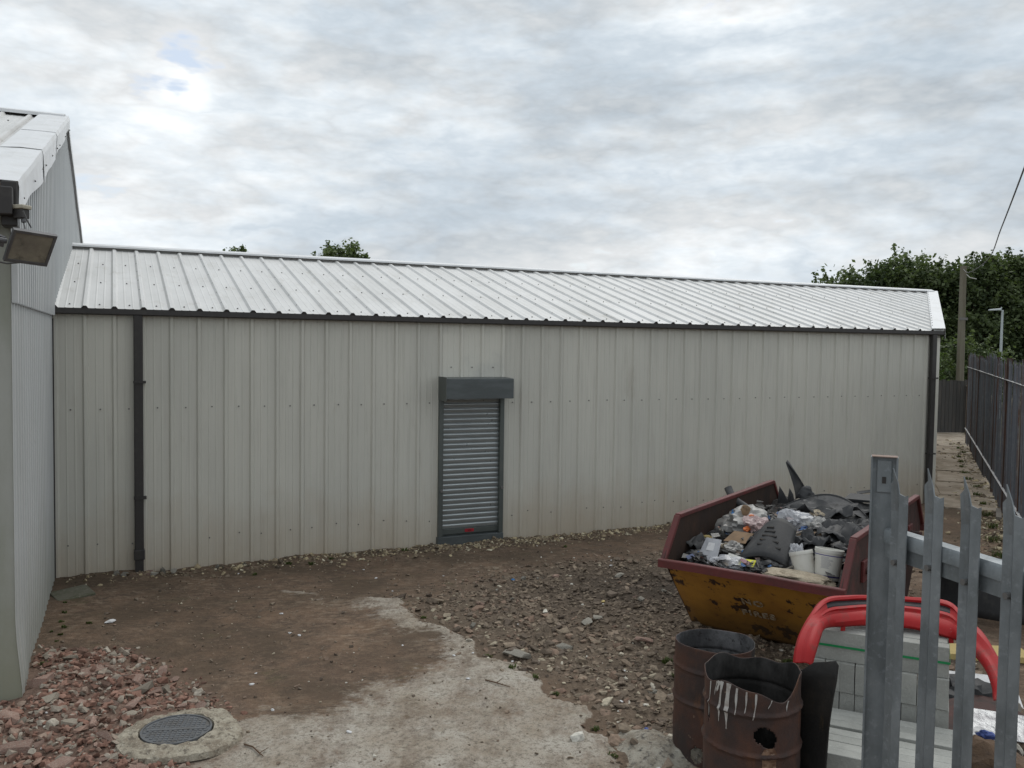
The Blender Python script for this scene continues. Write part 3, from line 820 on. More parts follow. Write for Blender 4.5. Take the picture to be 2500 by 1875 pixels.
for x0 in (DX0, DX1 - .07):
    gd = MB().box(x0, x0 + .07, -.075, .01, SHZ0 - .01, 2.34).build('guide_rail', 'guide', rs, bevel=.005)
    MB().tube([(x0 + .04, -.076, .86), (x0 + .04, -.098, .86)], .022, 12).build('bullet_lock', 'screw', gd)
hd = MB().hexa([(DX0 + .005, -.34, 2.28), (DX1 + .035, -.34, 2.28), (DX1 + .035, -.02, 2.285), (DX0 + .005, -.02, 2.285), (DX0 + .005, -.34, 2.585), (DX1 + .035, -.34, 2.585), (DX1 + .035, -.02, 2.60), (DX0 + .005, -.02, 2.60)]).build('shutter_hood', 'hood', rs, bevel=.006)
MB().box(DX0 - .002, DX0 + .008, -.355, .0, 2.25, 2.61).build('hood_end_plate', 'guide', hd)
MB().box(DX0 + .07, DX1, -.341, -.339, 2.43, 2.434).build('hood_fold', 'guide', hd)
MB().box(DX0 - .01, DX1 + .0, -.09, .02, -.08, SHZ0 - .012).build('door_sill', 'hood', rs, bevel=.006)
MB().box(DX1 - .028, DX1 - .004, -.062, .015, -.08, SHZ0 - .006).build('sill_end_bead', 'whitepanel', rs)

# ------------------------------------------------------------------ tall shed on the left
TR = SHEDROT - R(.7)
tall = thing('tall_metal_shed', 'taller pale ribbed metal building whose gable end stands beside the long shed', 'building', (L0[0], L0[1], 0), TR)
TY0, TYR, TY1 = -4.22, 2.43, 9.1
TZ0, TZR = 4.34, 6.41
def tall_z(y):
    return TZR - (TZR - TZ0) * abs(y - TYR) / (TYR + 4.35)
def flare(y, z):
    return .05 * float(sstep(.75, 0, z)) * float(sstep(-3.1, -4.1, y))
ge = [TY0 - .012] + list(np.arange(-3.2, 9.0, 1.0)) + [TY1]
for k in range(len(ge) - 1):
    y0, y1 = ge[k], ge[k + 1]
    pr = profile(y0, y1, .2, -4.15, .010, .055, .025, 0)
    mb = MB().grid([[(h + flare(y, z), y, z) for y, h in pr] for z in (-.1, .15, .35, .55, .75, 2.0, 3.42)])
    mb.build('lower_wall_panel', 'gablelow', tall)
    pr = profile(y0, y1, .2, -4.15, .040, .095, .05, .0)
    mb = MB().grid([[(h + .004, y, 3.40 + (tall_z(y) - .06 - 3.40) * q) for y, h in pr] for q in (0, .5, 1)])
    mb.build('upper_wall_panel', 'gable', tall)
MB().box(-.06, -.045, TY0 + .02, TY1, 0, 4.3).build('light_blocker', 'black', tall)  # black sheet added behind the gable to stop light leaking through the ribs
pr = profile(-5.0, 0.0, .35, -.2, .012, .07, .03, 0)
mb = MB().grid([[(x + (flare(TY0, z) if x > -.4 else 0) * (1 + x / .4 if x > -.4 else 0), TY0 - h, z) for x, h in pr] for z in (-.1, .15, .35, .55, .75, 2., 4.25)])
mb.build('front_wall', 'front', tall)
tsl = math.atan2(TZR - TZ0, TYR + 4.35)
tn = (-math.sin(tsl), math.cos(tsl))
for k in range(5):
    x1 = -1.04 * k
    pr = profile(x1 - 1.04, x1, .3465, -.42, .038, .082, .036, .003)
    mb = MB().grid([[(x, y + tn[0] * h, tall_z(y) + tn[1] * h) for x, h in pr] for y in (-4.40, -2, 0, TYR - .02)])
    rp = mb.build('roof_panel', 'roof', tall)
    screws('screw_heads', rp, [(x1 - .25 - .3465 * j, y, tall_z(y) + .002) for j in range(3) for y in (-4.2, -2.9, -1.5, -.1, 1.3)], .012, (0, tn[0], tn[1]))
MB().grid([[(.02, TYR, TZR), (-5.2, TYR, TZR)], [(.02, TY1 + .1, tall_z(TY1 + .1)), (-5.2, TY1 + .1, tall_z(TY1 + .1))]]).build('rear_roof', 'roof', tall)
MB().grid([[(.035, TYR - .19, TZR - .015), (-5.2, TYR - .19, TZR - .015)], [(.035, TYR - .185, TZR + .03), (-5.2, TYR - .185, TZR + .03)], [(.035, TYR, TZR + .085), (-5.2, TYR, TZR + .085)], [(.035, TYR + .2, TZR + .02), (-5.2, TYR + .2, TZR + .02)]]).build('ridge_cap', 'flash', tall, solid=.004)
MB().box(-5.0, -.05, TYR - .11, TYR - .08, TZR - .08, TZR + .03).build('ridge_gap_blocker', 'black', tall)  # black strip added here as well, closing off the sky under the cap
bs = [(-4.42, -2.1, .24, .33), (-2.2, -.15, .34, .24), (-.25, TYR - .02, .28, .18)]
for k, (a, b2, d0, d1) in enumerate(bs):
    rows = []
    for q in np.linspace(0, 1, 9):
        y = a + (b2 - a) * q
        z = tall_z(y) + .05 + .006 * k
        wob = .012 * math.sin(q * 9 + k * 2) + random.uniform(-.006, .006)
        dd = d0 + (d1 - d0) * q + random.uniform(-.012, .012)
        rows.append([(-.30, y, z - .004), (-.12, y, z + .004 + wob * .5), (.078, y, z + wob * .3), (.085 + .006 * k, y, z - .05), (.083 + wob + .006 * k, y, z - dd)])
    bb = MB().grid(rows).build('barge_flashing', 'flash', tall, solid=.003)
    screws('screw_heads', bb, [(.087 + .006 * k, a + (b2 - a) * q, tall_z(a + (b2 - a) * q) - .13) for q in (.12, .55, .93)], .012, (1, 0, 0))
rows = []
for q in np.linspace(0, 1, 12):
    y = TYR + (TY1 - TYR) * q
    z = tall_z(y) + .05
    rows.append([(-.25, y, z), (.075, y, z), (.080, y, z - .16 - .03 * math.sin(q * 20))])
MB().grid(rows).build('rear_barge_flashing', 'flash', tall, solid=.003)
MB().box(-5.0, .05, -4.56, -4.40, 4.08, 4.30).build('gutter', 'black', tall, bevel=.01)
MB().box(-.04, .075, -4.46, -4.27, 4.0, 4.36).build('gutter_end_cap', 'black', tall, bevel=.012)

# floodlight and sensor on the tall shed
fl = thing('floodlight', 'dirty grey floodlight with rectangular glass fixed on the pale building by its corner', 'light', (-3.76, 6.78, 3.83))
_fx = Vector((.189, .22, -.018)).normalized()
_fz = Vector((.15, -.11, .239))
_fz = (_fz - _fx * _fz.dot(_fx)).normalized()
_fy = _fz.cross(_fx)
fl.rotation_euler = Matrix((_fx, _fy, _fz)).transposed().to_euler()
def FR(v):
    return tuple(v)
hw, hh = .145, .128
def quadbox(w0, h0, y0, w1, h1, y1):
    return [FR((-w0, y0, -h0)), FR((w0, y0, -h0)), FR((w1, y1, -h1)), FR((-w1, y1, -h1)), FR((-w0, y0, h0)), FR((w0, y0, h0)), FR((w1, y1, h1)), FR((-w1, y1, h1))]
MB().hexa(quadbox(hw, hh, -.03, hw * .7, hh * .62, .10)).build('housing', 'floodbody', fl, bevel=.012)
mb = MB()
for a in ((-hw - .012, hw + .012, hh - .006, hh + .016), (-hw - .012, hw + .012, -hh - .016, -hh + .006)):
    mb.hexa([FR((a[0], -.052, a[2])), FR((a[1], -.052, a[2])), FR((a[1], -.02, a[2])), FR((a[0], -.02, a[2])), FR((a[0], -.052, a[3])), FR((a[1], -.052, a[3])), FR((a[1], -.02, a[3])), FR((a[0], -.02, a[3]))])
for s_ in (-1, 1):
    x0, x1 = sorted((s_ * (hw - .008), s_ * (hw + .012)))
    mb.hexa([FR((x0, -.0515, -hh + .006)), FR((x1, -.0515, -hh + .006)), FR((x1, -.02, -hh + .006)), FR((x0, -.02, -hh + .006)), FR((x0, -.0515, hh - .006)), FR((x1, -.0515, hh - .006)), FR((x1, -.02, hh - .006)), FR((x0, -.02, hh - .006))])
mb.build('bezel', 'floodbody', fl)
MB().hexa([FR((-hw + .008, -.043, -hh + .006)), FR((hw - .008, -.043, -hh + .006)), FR((hw - .008, -.031, -hh + .006)), FR((-hw + .008, -.031, -hh + .006)), FR((-hw + .008, -.043, hh - .006)), FR((hw - .008, -.043, hh - .006)), FR((hw - .008, -.031, hh - .006)), FR((-hw + .008, -.031, hh - .006))]).build('glass', 'floodglass', fl)
mb = MB().bar((-.17, .0, -.02), (-.36, .06, -.03), .03, .05).bar((-.165, .02, 0), (-.2, .08, -.02), .02, .05)
mb.tube([(-.16, .01, 0), (-.215, .01, 0)], .022, 10)
mb.build('bracket', 'floodbody', fl)
MB().tube([(.02, .04, -.14), (.0, .05, -.2), (-.07, .09, -.25), (-.18, .14, -.27), (-.30, .20, -.24)], .007, 6).build('cable', 'cable', fl)
MB().tube([(.0, .06, .12), (-.04, .09, .17), (-.07, .12, .22)], .006, 6).build('feed_cable', 'cable', fl)
sn = thing('light_sensor', 'small dark sensor box with cream lid mounted above the floodlight', 'sensor', (-3.93, 6.98, 4.06), R(-14))
MB().box(-.045, .045, -.04, .04, 0, .072).build('body', 'black', sn, bevel=.006)
MB().box(-.055, .058, -.05, .05, .072, .105).build('lid', 'cream', sn, bevel=.008)
MB().tube([(.02, 0, 0), (.025, 0, -.03)], .02, 10).build('lens', 'floodbody', sn)
MB().box(-.16, -.03, .02, .09, .01, .05).build('mount_arm', 'floodbody', sn)
MB().tube([(.02, -.0, -.03), (.05, -.02, -.07), (.085, -.05, -.11)], .006, 6).build('cable', 'cable', sn)

# ------------------------------------------------------------------ path beside the shed and fence behind it
def fence_x(y):
    return .4656 * y + 1.77
path = MB()
P0 = []
for y in np.linspace(17.3, 33.0, 9):
    P0.append([(.4536 * (y - 17.7) + 8.80 - .25, y, .008), (fence_x(y) - .05, y - .3, .008)])
path.grid(P0)
pth = path.build('path', 'slabpath')
pth['kind'] = 'structure'
y = 17.0
while y < 32.5:
    ln = random.uniform(1.5, 2.1)
    ya, yb = y + .04, y + ln - .05 - random.uniform(0, .12)
    j = lambda: random.uniform(-.06, .06)
    def pt(u_, yy):
        xl, xr = .4536 * (yy - 17.7) + 8.80 + .02, fence_x(yy) - .22
        return xl + (xr - xl) * u_ + j(), yy + j() - .4 * u_
    a, b_, c_, d_ = pt(0, ya), pt(1, ya), pt(1, yb), pt(0, yb)
    h = random.uniform(.018, .034)
    MB().hexa([(*a, -.02), (*b_, -.02), (*c_, -.02), (*d_, -.02), (*a, h), (*b_, h), (*c_, h), (*d_, h)]).build('slab', 'slabpath', pth, bevel=.01)
    y += ln

def pale_mesh(name, H, w, mat, thick=.004, bend=.02):
    cols = [(-1, 0, -.075), (-.82, .006, -.07), (-.5, .018, -.062), (-.22, .008, -.045), (0, .003, 0.0), (.2, .008, -.055), (.5, .018, -.092), (.82, .006, -.10), (1, 0, -.095)]
    mb = MB()
    for side in (1, -1):
        rows = []
        for q in (0, H - .16, None):
            row = []
            for cx_, d, tz in cols:
                z = q if q is not None else H + tz
                bz = -bend * max(0, (z - (H - .10)) / .10) ** 1.5
                row.append((cx_ * w / 2, -d + bz - side * thick / 2, z))
            rows.append(row)
        if side < 0:
            rows = [r[::-1] for r in rows]
        mb.grid(rows)
    n = len(cols)
    F = lambda r, c_: r * n + c_
    Bk = lambda r, c_: 3 * n + r * n + (n - 1 - c_)
    ex_ = []
    for r in range(2):
        ex_.append((F(r, 0), F(r + 1, 0), Bk(r + 1, 0), Bk(r, 0)))
        ex_.append((F(r + 1, n - 1), F(r, n - 1), Bk(r, n - 1), Bk(r + 1, n - 1)))
    for c_ in range(n - 1):
        ex_.append((F(2, c_), F(2, c_ + 1), Bk(2, c_ + 1), Bk(2, c_)))
    mb.f += ex_
    me = bpy.data.meshes.new(name)
    me.from_pydata(mb.v, [], mb.f)
    me.materials.append(MAT[mat])
    return me
def link_mesh(name, me, parent, loc, rz=0, rot=None):
    o = bpy.data.objects.new(name, me)
    COL.objects.link(o)
    o.parent = parent
    o.location = loc
    o.rotation_euler = rot if rot else (0, 0, rz)
    return o
def ibeam(name, mat, parent, loc, rz, H, d=.10, w=.055, tf=.006, tw=.005):
    pr = [(-w / 2, -d / 2), (w / 2, -d / 2), (w / 2, -d / 2 + tf), (tw / 2, -d / 2 + tf), (tw / 2, d / 2 - tf), (w / 2, d / 2 - tf), (w / 2, d / 2), (-w / 2, d / 2), (-w / 2, d / 2 - tf), (-tw / 2, d / 2 - tf), (-tw / 2, -d / 2 + tf), (-w / 2, -d / 2 + tf)]
    return MB().prism(pr, lambda a, b2, h: (a, b2, h), -.1, H).build(name, mat, parent, loc=loc, rot=(0, 0, rz))

# far palisade fence along the path
FA = math.atan2(1, .4656)                 # heading of the fence in the ground plane
ff = thing('palisade_fence', 'tall weathered grey steel palisade fence with rusty posts running along the concrete path', 'fence', (fence_x(9.0), 9.0, 0), FA)
farpale = pale_mesh('far_pale', 2.92, .07, 'farpale')
flen = (29.2 - 9.0) / math.sin(FA)
np_ = int(flen / .155)
for k in range(np_):
    hz = random.uniform(-.03, .03) + (.10 if (k // 17) % 3 == 1 else 0)
    link_mesh('pale', farpale, ff, (.08 + k * .155, .03, .03 + hz), rot=(random.uniform(-.01, .01), random.uniform(-.008, .008), PI + random.uniform(-.06, .06)))
for k in range(int(flen / 2.75) + 1):
    ibeam('post', 'rustpost', ff, (k * 2.75, .015, 0), R(0), 2.98, .10, .07)
for z in (.46, 2.52):
    MB().box(0, flen, .034, .040, z, z + .05).build('rail', 'farpale', ff)
    MB().box(0, flen, .034, .085, z + .0505, z + .056).build('rail_flange', 'railpale', ff)

# dark fence closing the far end of the path
cf = thing('dark_timber_fence', 'low dark close-boarded fence across the far end of the concrete path', 'fence', (13.2, 32.3, 0), R(7))
for k in range(28):
    MB().box(k * .15, k * .15 + .135, -.012, .012, .02, 2.0 + random.uniform(-.03, .03)).build('board', 'darkboard', cf)
for z in (.5, 1.6):
    MB().box(0, 4.2, .013, .06, z, z + .08).build('rail', 'black', cf)
gp = thing('gate_post', 'pale weathered post standing in the gap between the two dark fences', 'post', (17.25, 32.7, 0))
MB().box(-.09, .09, -.09, .09, 0, 1.75).build('shaft', 'slabpath', gp, bevel=.02)
MB().box(-.11, .11, -.11, .11, 1.75, 1.82).build('cap', 'slabpath', gp, bevel=.02)

# ------------------------------------------------------------------ near palisade fence
NA = math.atan2(-.615, .165)
nf = thing('galvanised_palisade_fence', 'galvanised steel palisade fence with pointed pales standing in front of the skip', 'fence', (1.415, 3.275, gzf(1.4, 3.3)), NA)
zb = gzf(1.4, 3.3)
npale = pale_mesh('near_pale', 2.703 - zb, .084, 'galv', .004, .030)
for k, sft in enumerate((.118, .285, .460, .637, .812, .99, 1.165)):
    p_ = link_mesh('pale', npale, nf, (sft, -.030, -.02 if k == 0 else 0), rot=(random.uniform(-.006, .006), random.uniform(-.006, .006), random.uniform(-.06, .06)))
    for zq in (2.41 - zb, .45):
        MB().tube([(0, -.002, zq - .055), (0, -.024, zq - .055)], .011, 8).build('pale_bolt', 'screw', p_)
np2 = ibeam('post', 'galv', nf, (0, .0, 0), R(-38), 2.705 - zb, .095, .058, .007, .006)
MB().box(.0035, .010, -.026, .026, 2.705 - zb - .135, 2.705 - zb - .012).build('cleat_plate', 'galv', np2, bevel=.002)
MB().box(.0102, .0125, -.007, .007, 2.705 - zb - .10, 2.705 - zb - .075).build('cleat_slot', 'black', np2)
MB().box(-.026, .026, -.045, .045, 2.7055 - zb, 2.7085 - zb).build('cut_top', 'galvrust', np2)
for z in (2.44 - zb, .48):
    pr = [(.030, z - .055), (.030, z - .012), (.024, z - .003), (.012, z), (-.020, z), (-.020, z - .006), (.010, z - .006), (.020, z - .012), (.023, z - .020), (.023, z - .055)]
    MB().prism(pr, lambda a, b2, h: (h, .012 - a, b2), .03, 2.6).build('rail', 'galv', nf, smooth=40)
    MB().box(.03, 2.6, -.012, -.006, z - .108, z - .056).build('rail_plate', 'galv', nf)
ibeam('post', 'galv', nf, (2.65, 0, 0), 0, 2.705 - zb)

# ------------------------------------------------------------------ skip and its load
SKZ = .12
AS = R(35.3)
skip = thing('waste_skip', 'battered yellow skip with maroon rim and worn stencilled lettering, heaped with rubbish', 'skip', (2.2225, 8.0445, SKZ), -AS)
W2 = .858
LIPZ, TOPZ, LEN, B0, B1 = .885, 1.265, 3.57, .80, 2.77
side = [(0, LIPZ), (.335, TOPZ), (LEN - .335, TOPZ), (LEN, LIPZ), (B1, 0), (B0, 0)]
for sgn in (-1, 1):
    x0, x1 = (-W2, -W2 + .008) if sgn < 0 else (W2 - .008, W2)
    sp_ = MB().prism(side, lambda a, b2, h: (h, a, b2), x0, x1).build('side_plate', None, skip, mats=['skipside'])
    xi = -W2 + .009 if sgn < 0 else W2 - .009
    MB().prism([(.02, LIPZ - .01), (.34, TOPZ - .02), (LEN - .34, TOPZ - .02), (LEN - .02, LIPZ - .01), (B1, .02), (B0, .02)], lambda a, b2, h: (h, a, b2), xi, xi + .002 * -sgn).build('inner_face', 'skipin', sp_)
    xo = sgn * (W2 + .004)
    for a, b2 in (((.012, LIPZ - .03), (.335, TOPZ)), ((.335, TOPZ), (LEN - .335, TOPZ)), ((LEN - .335, TOPZ), (LEN, LIPZ))):
        MB().bar((xo, a[0], a[1]), (xo, b2[0], b2[1]), .062, .045, (0, 0, 1)).build('side_rim', 'skipred', sp_, bevel=.008)
    for s_ in (1.05, 1.8, 2.5):
        MB().box(*sorted((sgn * (W2 + .001), sgn * (W2 + .05))), s_ - .03, s_ + .03, .03, TOPZ - .03).build('stiffener', 'skipside', sp_, bevel=.006)
    for s_ in (.75, 2.82):
        lg = MB().box(*sorted((sgn * (W2 + .001), sgn * (W2 + .03))), s_ - .10, s_ + .10, .80, 1.0).build('lug_plate', 'skipred', sp_, bevel=.006)
        MB().tube([(sgn * (W2 + .02), s_, .90), (sgn * (W2 + .14), s_, .90)], .035, 12).build('lifting_lug', 'skipside', lg)
def endplate(s0, s1, th):
    """sloping end from the lip (s0, LIPZ) to the floor (s1, 0)"""
    rows = []
    for i in range(13):
        q = i / 12
        row = []
        for k in range(17):
            x = -W2 + .008 + (2 * W2 - .016) * k / 16
            s_ = s0 + (s1 - s0) * q
            dent = .018 * (mnoise.noise(Vector((x * 2.2, q * 2.5, s0))) - .1)
            row.append((x, s_ + dent, LIPZ * (1 - q)))
        rows.append(row)
    return rows
ep = MB().grid([r[::-1] for r in endplate(.012, B0, 0)]).build('front_end_plate', None, skip, mats=['skipyellow', 'skipin'], smooth=40, solid=.008)
MB().grid(endplate(LEN - .012, B1, 0)).build('rear_end_plate', None, skip, mats=['skipyellow', 'skipin'], smooth=40, solid=.008)
MB().box(-W2 + .01, W2 - .01, B0 - .02, B1 + .02, .005, .02).build('floor_plate', 'skipin', skip)
for s_ in (-.004, LEN + .004):
    rows = []
    mb = MB()
    n_ = 14
    sec = [(-.034, -.052), (.030, -.052), (.030, .018), (.022, .026), (-.026, .026), (-.034, .018)]
    pts = []
    for k in range(n_ + 1):
        x = -W2 - .035 + (2 * W2 + .07) * k / n_
        dz = .012 * mnoise.noise(Vector((x * 1.8, s_, 3.3)))
        pts.append([(x, s_ + a + dz, LIPZ - .02 + b2 + dz) for a, b2 in sec])
    v = [p for r in pts for p in r]
    m_ = len(sec)
    f = [(i * m_ + k, (i + 1) * m_ + k, (i + 1) * m_ + (k + 1) % m_, i * m_ + (k + 1) % m_) for i in range(n_) for k in range(m_)]
    f += [tuple(range(m_)), tuple(n_ * m_ + k for k in range(m_ - 1, -1, -1))]
    mb.add(v, f).build('end_rim', 'skipred', skip)
def text_mesh(txt, size, name, mat, parent, mw, ext=.002, space=1.0):
    cu = bpy.data.curves.new(name, 'FONT')
    cu.body = txt
    cu.size = size
    cu.extrude = ext
    cu.space_character = space
    cu.offset = .004
    to = bpy.data.objects.new('tmp', cu)
    COL.objects.link(to)
    me = bpy.data.meshes.new_from_object(to.evaluated_get(bpy.context.evaluated_depsgraph_get()))
    bpy.data.objects.remove(to)
    me.materials.clear()
    me.materials.append(MAT[mat])
    o = bpy.data.objects.new(name, me)
    COL.objects.link(o)
    o.parent = parent
    o.matrix_local = mw
    return o
eang = math.atan2(LIPZ, B0)               # the end leans out towards the top
def end_mat(x, q, off):
    # local x right, local y up the plate, z outwards
    up_ = Vector((0, -B0, LIPZ)).normalized()
    rt = Vector((1, 0, 0))
    nm = rt.cross(up_)
    o = Vector((x, B0 * q, LIPZ * (1 - q))) + nm * off
    return Matrix(((rt.x, up_.x, nm.x, o.x), (rt.y, up_.y, nm.y, o.y), (rt.z, up_.z, nm.z, o.z), (0, 0, 0, 1)))
text_mesh('NO', .125, 'stencil_lettering', 'letter', ep, end_mat(-.16, .44, .016), space=1.25)
text_mesh('FIRES', .125, 'stencil_lettering', 'letter', ep, end_mat(-.20, .60, .016), space=1.2)

SKM = Matrix.Translation((2.2225, 8.0445, SKZ)) @ Matrix.Rotation(-AS, 4, 'Z')
def SK(x, s_, z):
    return SKM @ Vector((x, s_, z))
# the mass of waste filling it
rows = []
for i in range(60):
    s_ = .09 + 3.39 * i / 59
    row = []
    for k in range(36):
        x = -W2 + .02 + (2 * W2 - .04) * k / 35
        h = .76 + .12 * s_ - .10 * max(0, s_ - 2.3)
        h += .10 * (mnoise.noise(Vector((x * 2.6, s_ * 2.6, 1))) + .5 * mnoise.noise(Vector((x * 7, s_ * 7, 5)))) - .10 * max(0, abs(x) - .6) / .26
        h -= .25 * max(0, .35 - s_)
        h = max(h, LIPZ * (1 - s_ / B0) + .05, LIPZ * (1 - (LEN - s_) / (LEN - B1)) + .05)
        h = min(h, LIPZ - .01) if min(s_, LEN - s_) < .12 else h
        row.append(SK(x, s_, max(h, .35)))
    rows.append(row)
heap = MB().grid(rows).build('waste_heap', 'darkwaste')
tag(heap, 'dark mass of mixed waste filling the skip', 'rubbish', kind='stuff')

def tone_mesh(name, verts, faces, tones, mat):
    me = bpy.data.meshes.new(name)
    me.from_pydata(verts.tolist(), [], faces.tolist())
    a = me.attributes.new('tone', 'FLOAT', 'FACE')
    a.data.foreach_set('value', np.asarray(tones, np.float32))
    me.materials.append(MAT[mat])
    o = bpy.data.objects.new(name, me)
    COL.objects.link(o)
    return o
# small scraps strewn over the load
n = 900
cx_ = RNG.uniform(-.78, .70, n)
cs_ = RNG.uniform(.2, 2.3, n)
keep = RNG.random(n) < np.where(cx_ < .1, 1, .35)
cx_, cs_ = cx_[keep], cs_[keep]
n = len(cx_)
ch = .80 + .13 * cs_ + RNG.uniform(-.02, .06, n)
sz = RNG.uniform(.012, .05, n)
vs, fs, ts = [], [], []
for i in range(n):
    a = RNG.uniform(0, 6.28)
    d1 = np.array([math.cos(a), math.sin(a), RNG.uniform(-.6, .6)]) * sz[i]
    d2 = np.array([-math.sin(a), math.cos(a), RNG.uniform(-.6, .6)]) * sz[i] * RNG.uniform(.3, 1)
    c0 = np.array(SK(cx_[i], cs_[i], ch[i]))
    up_ = np.array([0, 0, sz[i] * RNG.uniform(.1, .5)])
    o = len(vs)
    vs += [c0 - d1 - d2, c0 + d1 - d2 + up_, c0 + d1 + d2, c0 - d1 + d2 + up_ * .4]
    fs += [(o, o + 1, o + 2), (o, o + 2, o + 3)]
    q = RNG.random()
    ts += [q, q]
o = tone_mesh('scraps', np.array(vs), np.array(fs), ts, 'scraps')
tag(o, 'small torn scraps of plastic and paper strewn over the skip load', 'rubbish', kind='stuff')

def crumple(name, label, cat, c, r, seed, mat, sub=4, amp=.45, freq=2.2, group=None, rz=0):
    bm = bmesh.new()
    bmesh.ops.create_icosphere(bm, subdivisions=sub, radius=1.0)
    so_ = Vector((seed * 3.1, seed * 1.7, seed * .9))
    for v in bm.verts:
        n_ = v.co.normalized()
        t_ = mnoise.ridged_multi_fractal(n_ * freq + so_, 1.0, 2.1, 4, 1.0, 2.0) * .5
        w_ = mnoise.noise(n_ * 1.3 + so_)
        k = 1 + amp * (t_ - .9) + .35 * w_
        p = n_ * max(.3, k)
        v.co = Vector((p.x * r[0], p.y * r[1], max(p.z, -.55) * r[2]))
    me = bpy.data.meshes.new(name)
    bm.to_mesh(me)
    bm.free()
    me.materials.append(MAT[mat])
    me.polygons.foreach_set('use_smooth', [True] * len(me.polygons))
    me.set_sharp_from_angle(angle=R(28))
    o = bpy.data.objects.new(name, me)
    COL.objects.link(o)
    o.location = c
    o.rotation_euler = (0, 0, rz - AS)
    return tag(o, label, cat, group)
def sheet(name, label, cat, fn, nu, nv, mat, thick=.004, group=None, parent=None, smooth=45):
    rows = [[fn(i / (nu - 1), k / (nv - 1)) for k in range(nv)] for i in range(nu)]
    o = MB().grid(rows).build(name, mat, parent, smooth=smooth, solid=thick)
    if parent is None:
        tag(o, label, cat, group)
    return o
# plastic film and bags
crumple('plastic_film', 'large crumpled heap of clear plastic film at the skip side', 'plastic film', SK(-.56, 1.45, 1.04), (.30, .34, .22), 1, 'filmgrey')
crumple('plastic_film', 'pinkish crumpled film beside the cardboard tube in the skip', 'plastic film', SK(-.36, 1.22, 1.08), (.15, .18, .13), 2, 'filmpink')
crumple('plastic_bag', 'white translucent plastic bag in the middle of the skip load', 'plastic bag', SK(-.09, 1.70, 1.07), (.21, .2, .17), 3, 'film')
crumple('plastic_film', 'grey crumpled film beside the white translucent bag in the skip', 'plastic film', SK(.14, 1.74, 1.03), (.2, .18, .15), 4, 'filmgrey')
crumple('plastic_film', 'clear film bunched against the front rim of the skip', 'plastic film', SK(-.34, .37, .85), (.22, .13, .09), 5, 'film')
crumple('plastic_bag', 'upright clear bag leaning on the white buckets', 'plastic bag', SK(.25, .66, .93), (.10, .12, .21), 6, 'film')
crumple('plastic_film', 'small clump of dirty film near the pale paper scrap on grey sheeting', 'plastic film', SK(.06, 2.0, 1.13), (.09, .09, .08), 7, 'tan')
crumple('black_bag', 'torn black bag slumped below the slotted black panel', 'bag', SK(.05, .42, .83), (.25, .15, .10), 8, 'rubber')
crumple('black_bag', 'black crumpled sacking beside the skip wall', 'bag', SK(-.70, .48, .82), (.16, .2, .10), 9, 'rubber')
crumple('black_bag', 'dark sack wedged behind the buckets in the skip', 'bag', SK(.58, 1.15, .90), (.22, .3, .16), 10, 'rubber')
crumple('insulation_wad', 'dusty tan wad of insulation along the skip front rim', 'insulation', SK(.40, .28, .845), (.36, .15, .07), 11, 'tan', amp=.3)
for k, (x, s_, z, r) in enumerate(((-.47, 1.01, 1.0, .06), (-.23, .61, .93, .055), (-.63, 1.38, 1.16, .07))):
    crumple('blue_rag', ('blue rag lying next to the orange scrap in the skip', 'blue glove-like rag beside the slotted black panel', 'blue rag tucked under the plastic film heap')[k], 'rag', SK(x, s_, z), (r, r, r * .6), 20 + k, 'bluerag', 3, .6)
for k, (x, s_, z, r) in enumerate(((-.41, 1.22, 1.18, .055), (-.39, 1.05, 1.07, .07))):
    crumple('orange_scrap', ('orange scrap on the pinkish film', 'orange scrap next to a blue rag in the skip')[k], 'scrap', SK(x, s_, z), (r * .5, r, r * .5), 30 + k, 'orange', 3, .4)
crumple('grey_rag', 'grey rag on the waste between film and slotted panel', 'rag', SK(-.40, .68, .93), (.16, .16, .09), 33, 'filmgrey', 4, .6)
crumple('pale_scrap', 'yellowish scrap lying against the skip side wall', 'scrap', SK(-.79, .95, .95), (.07, .03, .02), 34, 'yellowboard', 3, .3)
# tubes
def tube_thing(name, label, a, b2, r, mat):
    a, b2 = Vector(a), Vector(b2)
    d = (b2 - a).normalized()
    mb = MB()
    mb.tube([a, b2], r, 18, False)
    mb.tube([b2, a], r * .86, 18, False)
    o = mb.build(name, mat, smooth=40)
    n_ = 18
    bm = bmesh.new()
    bm.from_mesh(o.data)
    bmesh.ops.bridge_loops(bm, edges=[e for e in bm.edges if e.is_boundary])
    bm.to_mesh(o.data)
    bm.free()
    return tag(o, label, 'tube')
tube_thing('cardboard_tube', 'short brown cardboard tube standing out of the plastic film', SK(-.62, 1.42, 1.04), SK(-.51, 1.34, 1.24), .05, 'card')
tube_thing('cardboard_tube', 'brown cardboard roll lying flat behind the white buckets', SK(-.12, 1.30, .99), SK(.28, 1.42, 1.02), .05, 'card')
tube_thing('small_tube', 'small tan tube end beside the grey rag', SK(-.52, .66, .93), SK(-.44, .60, .97), .03, 'tan')
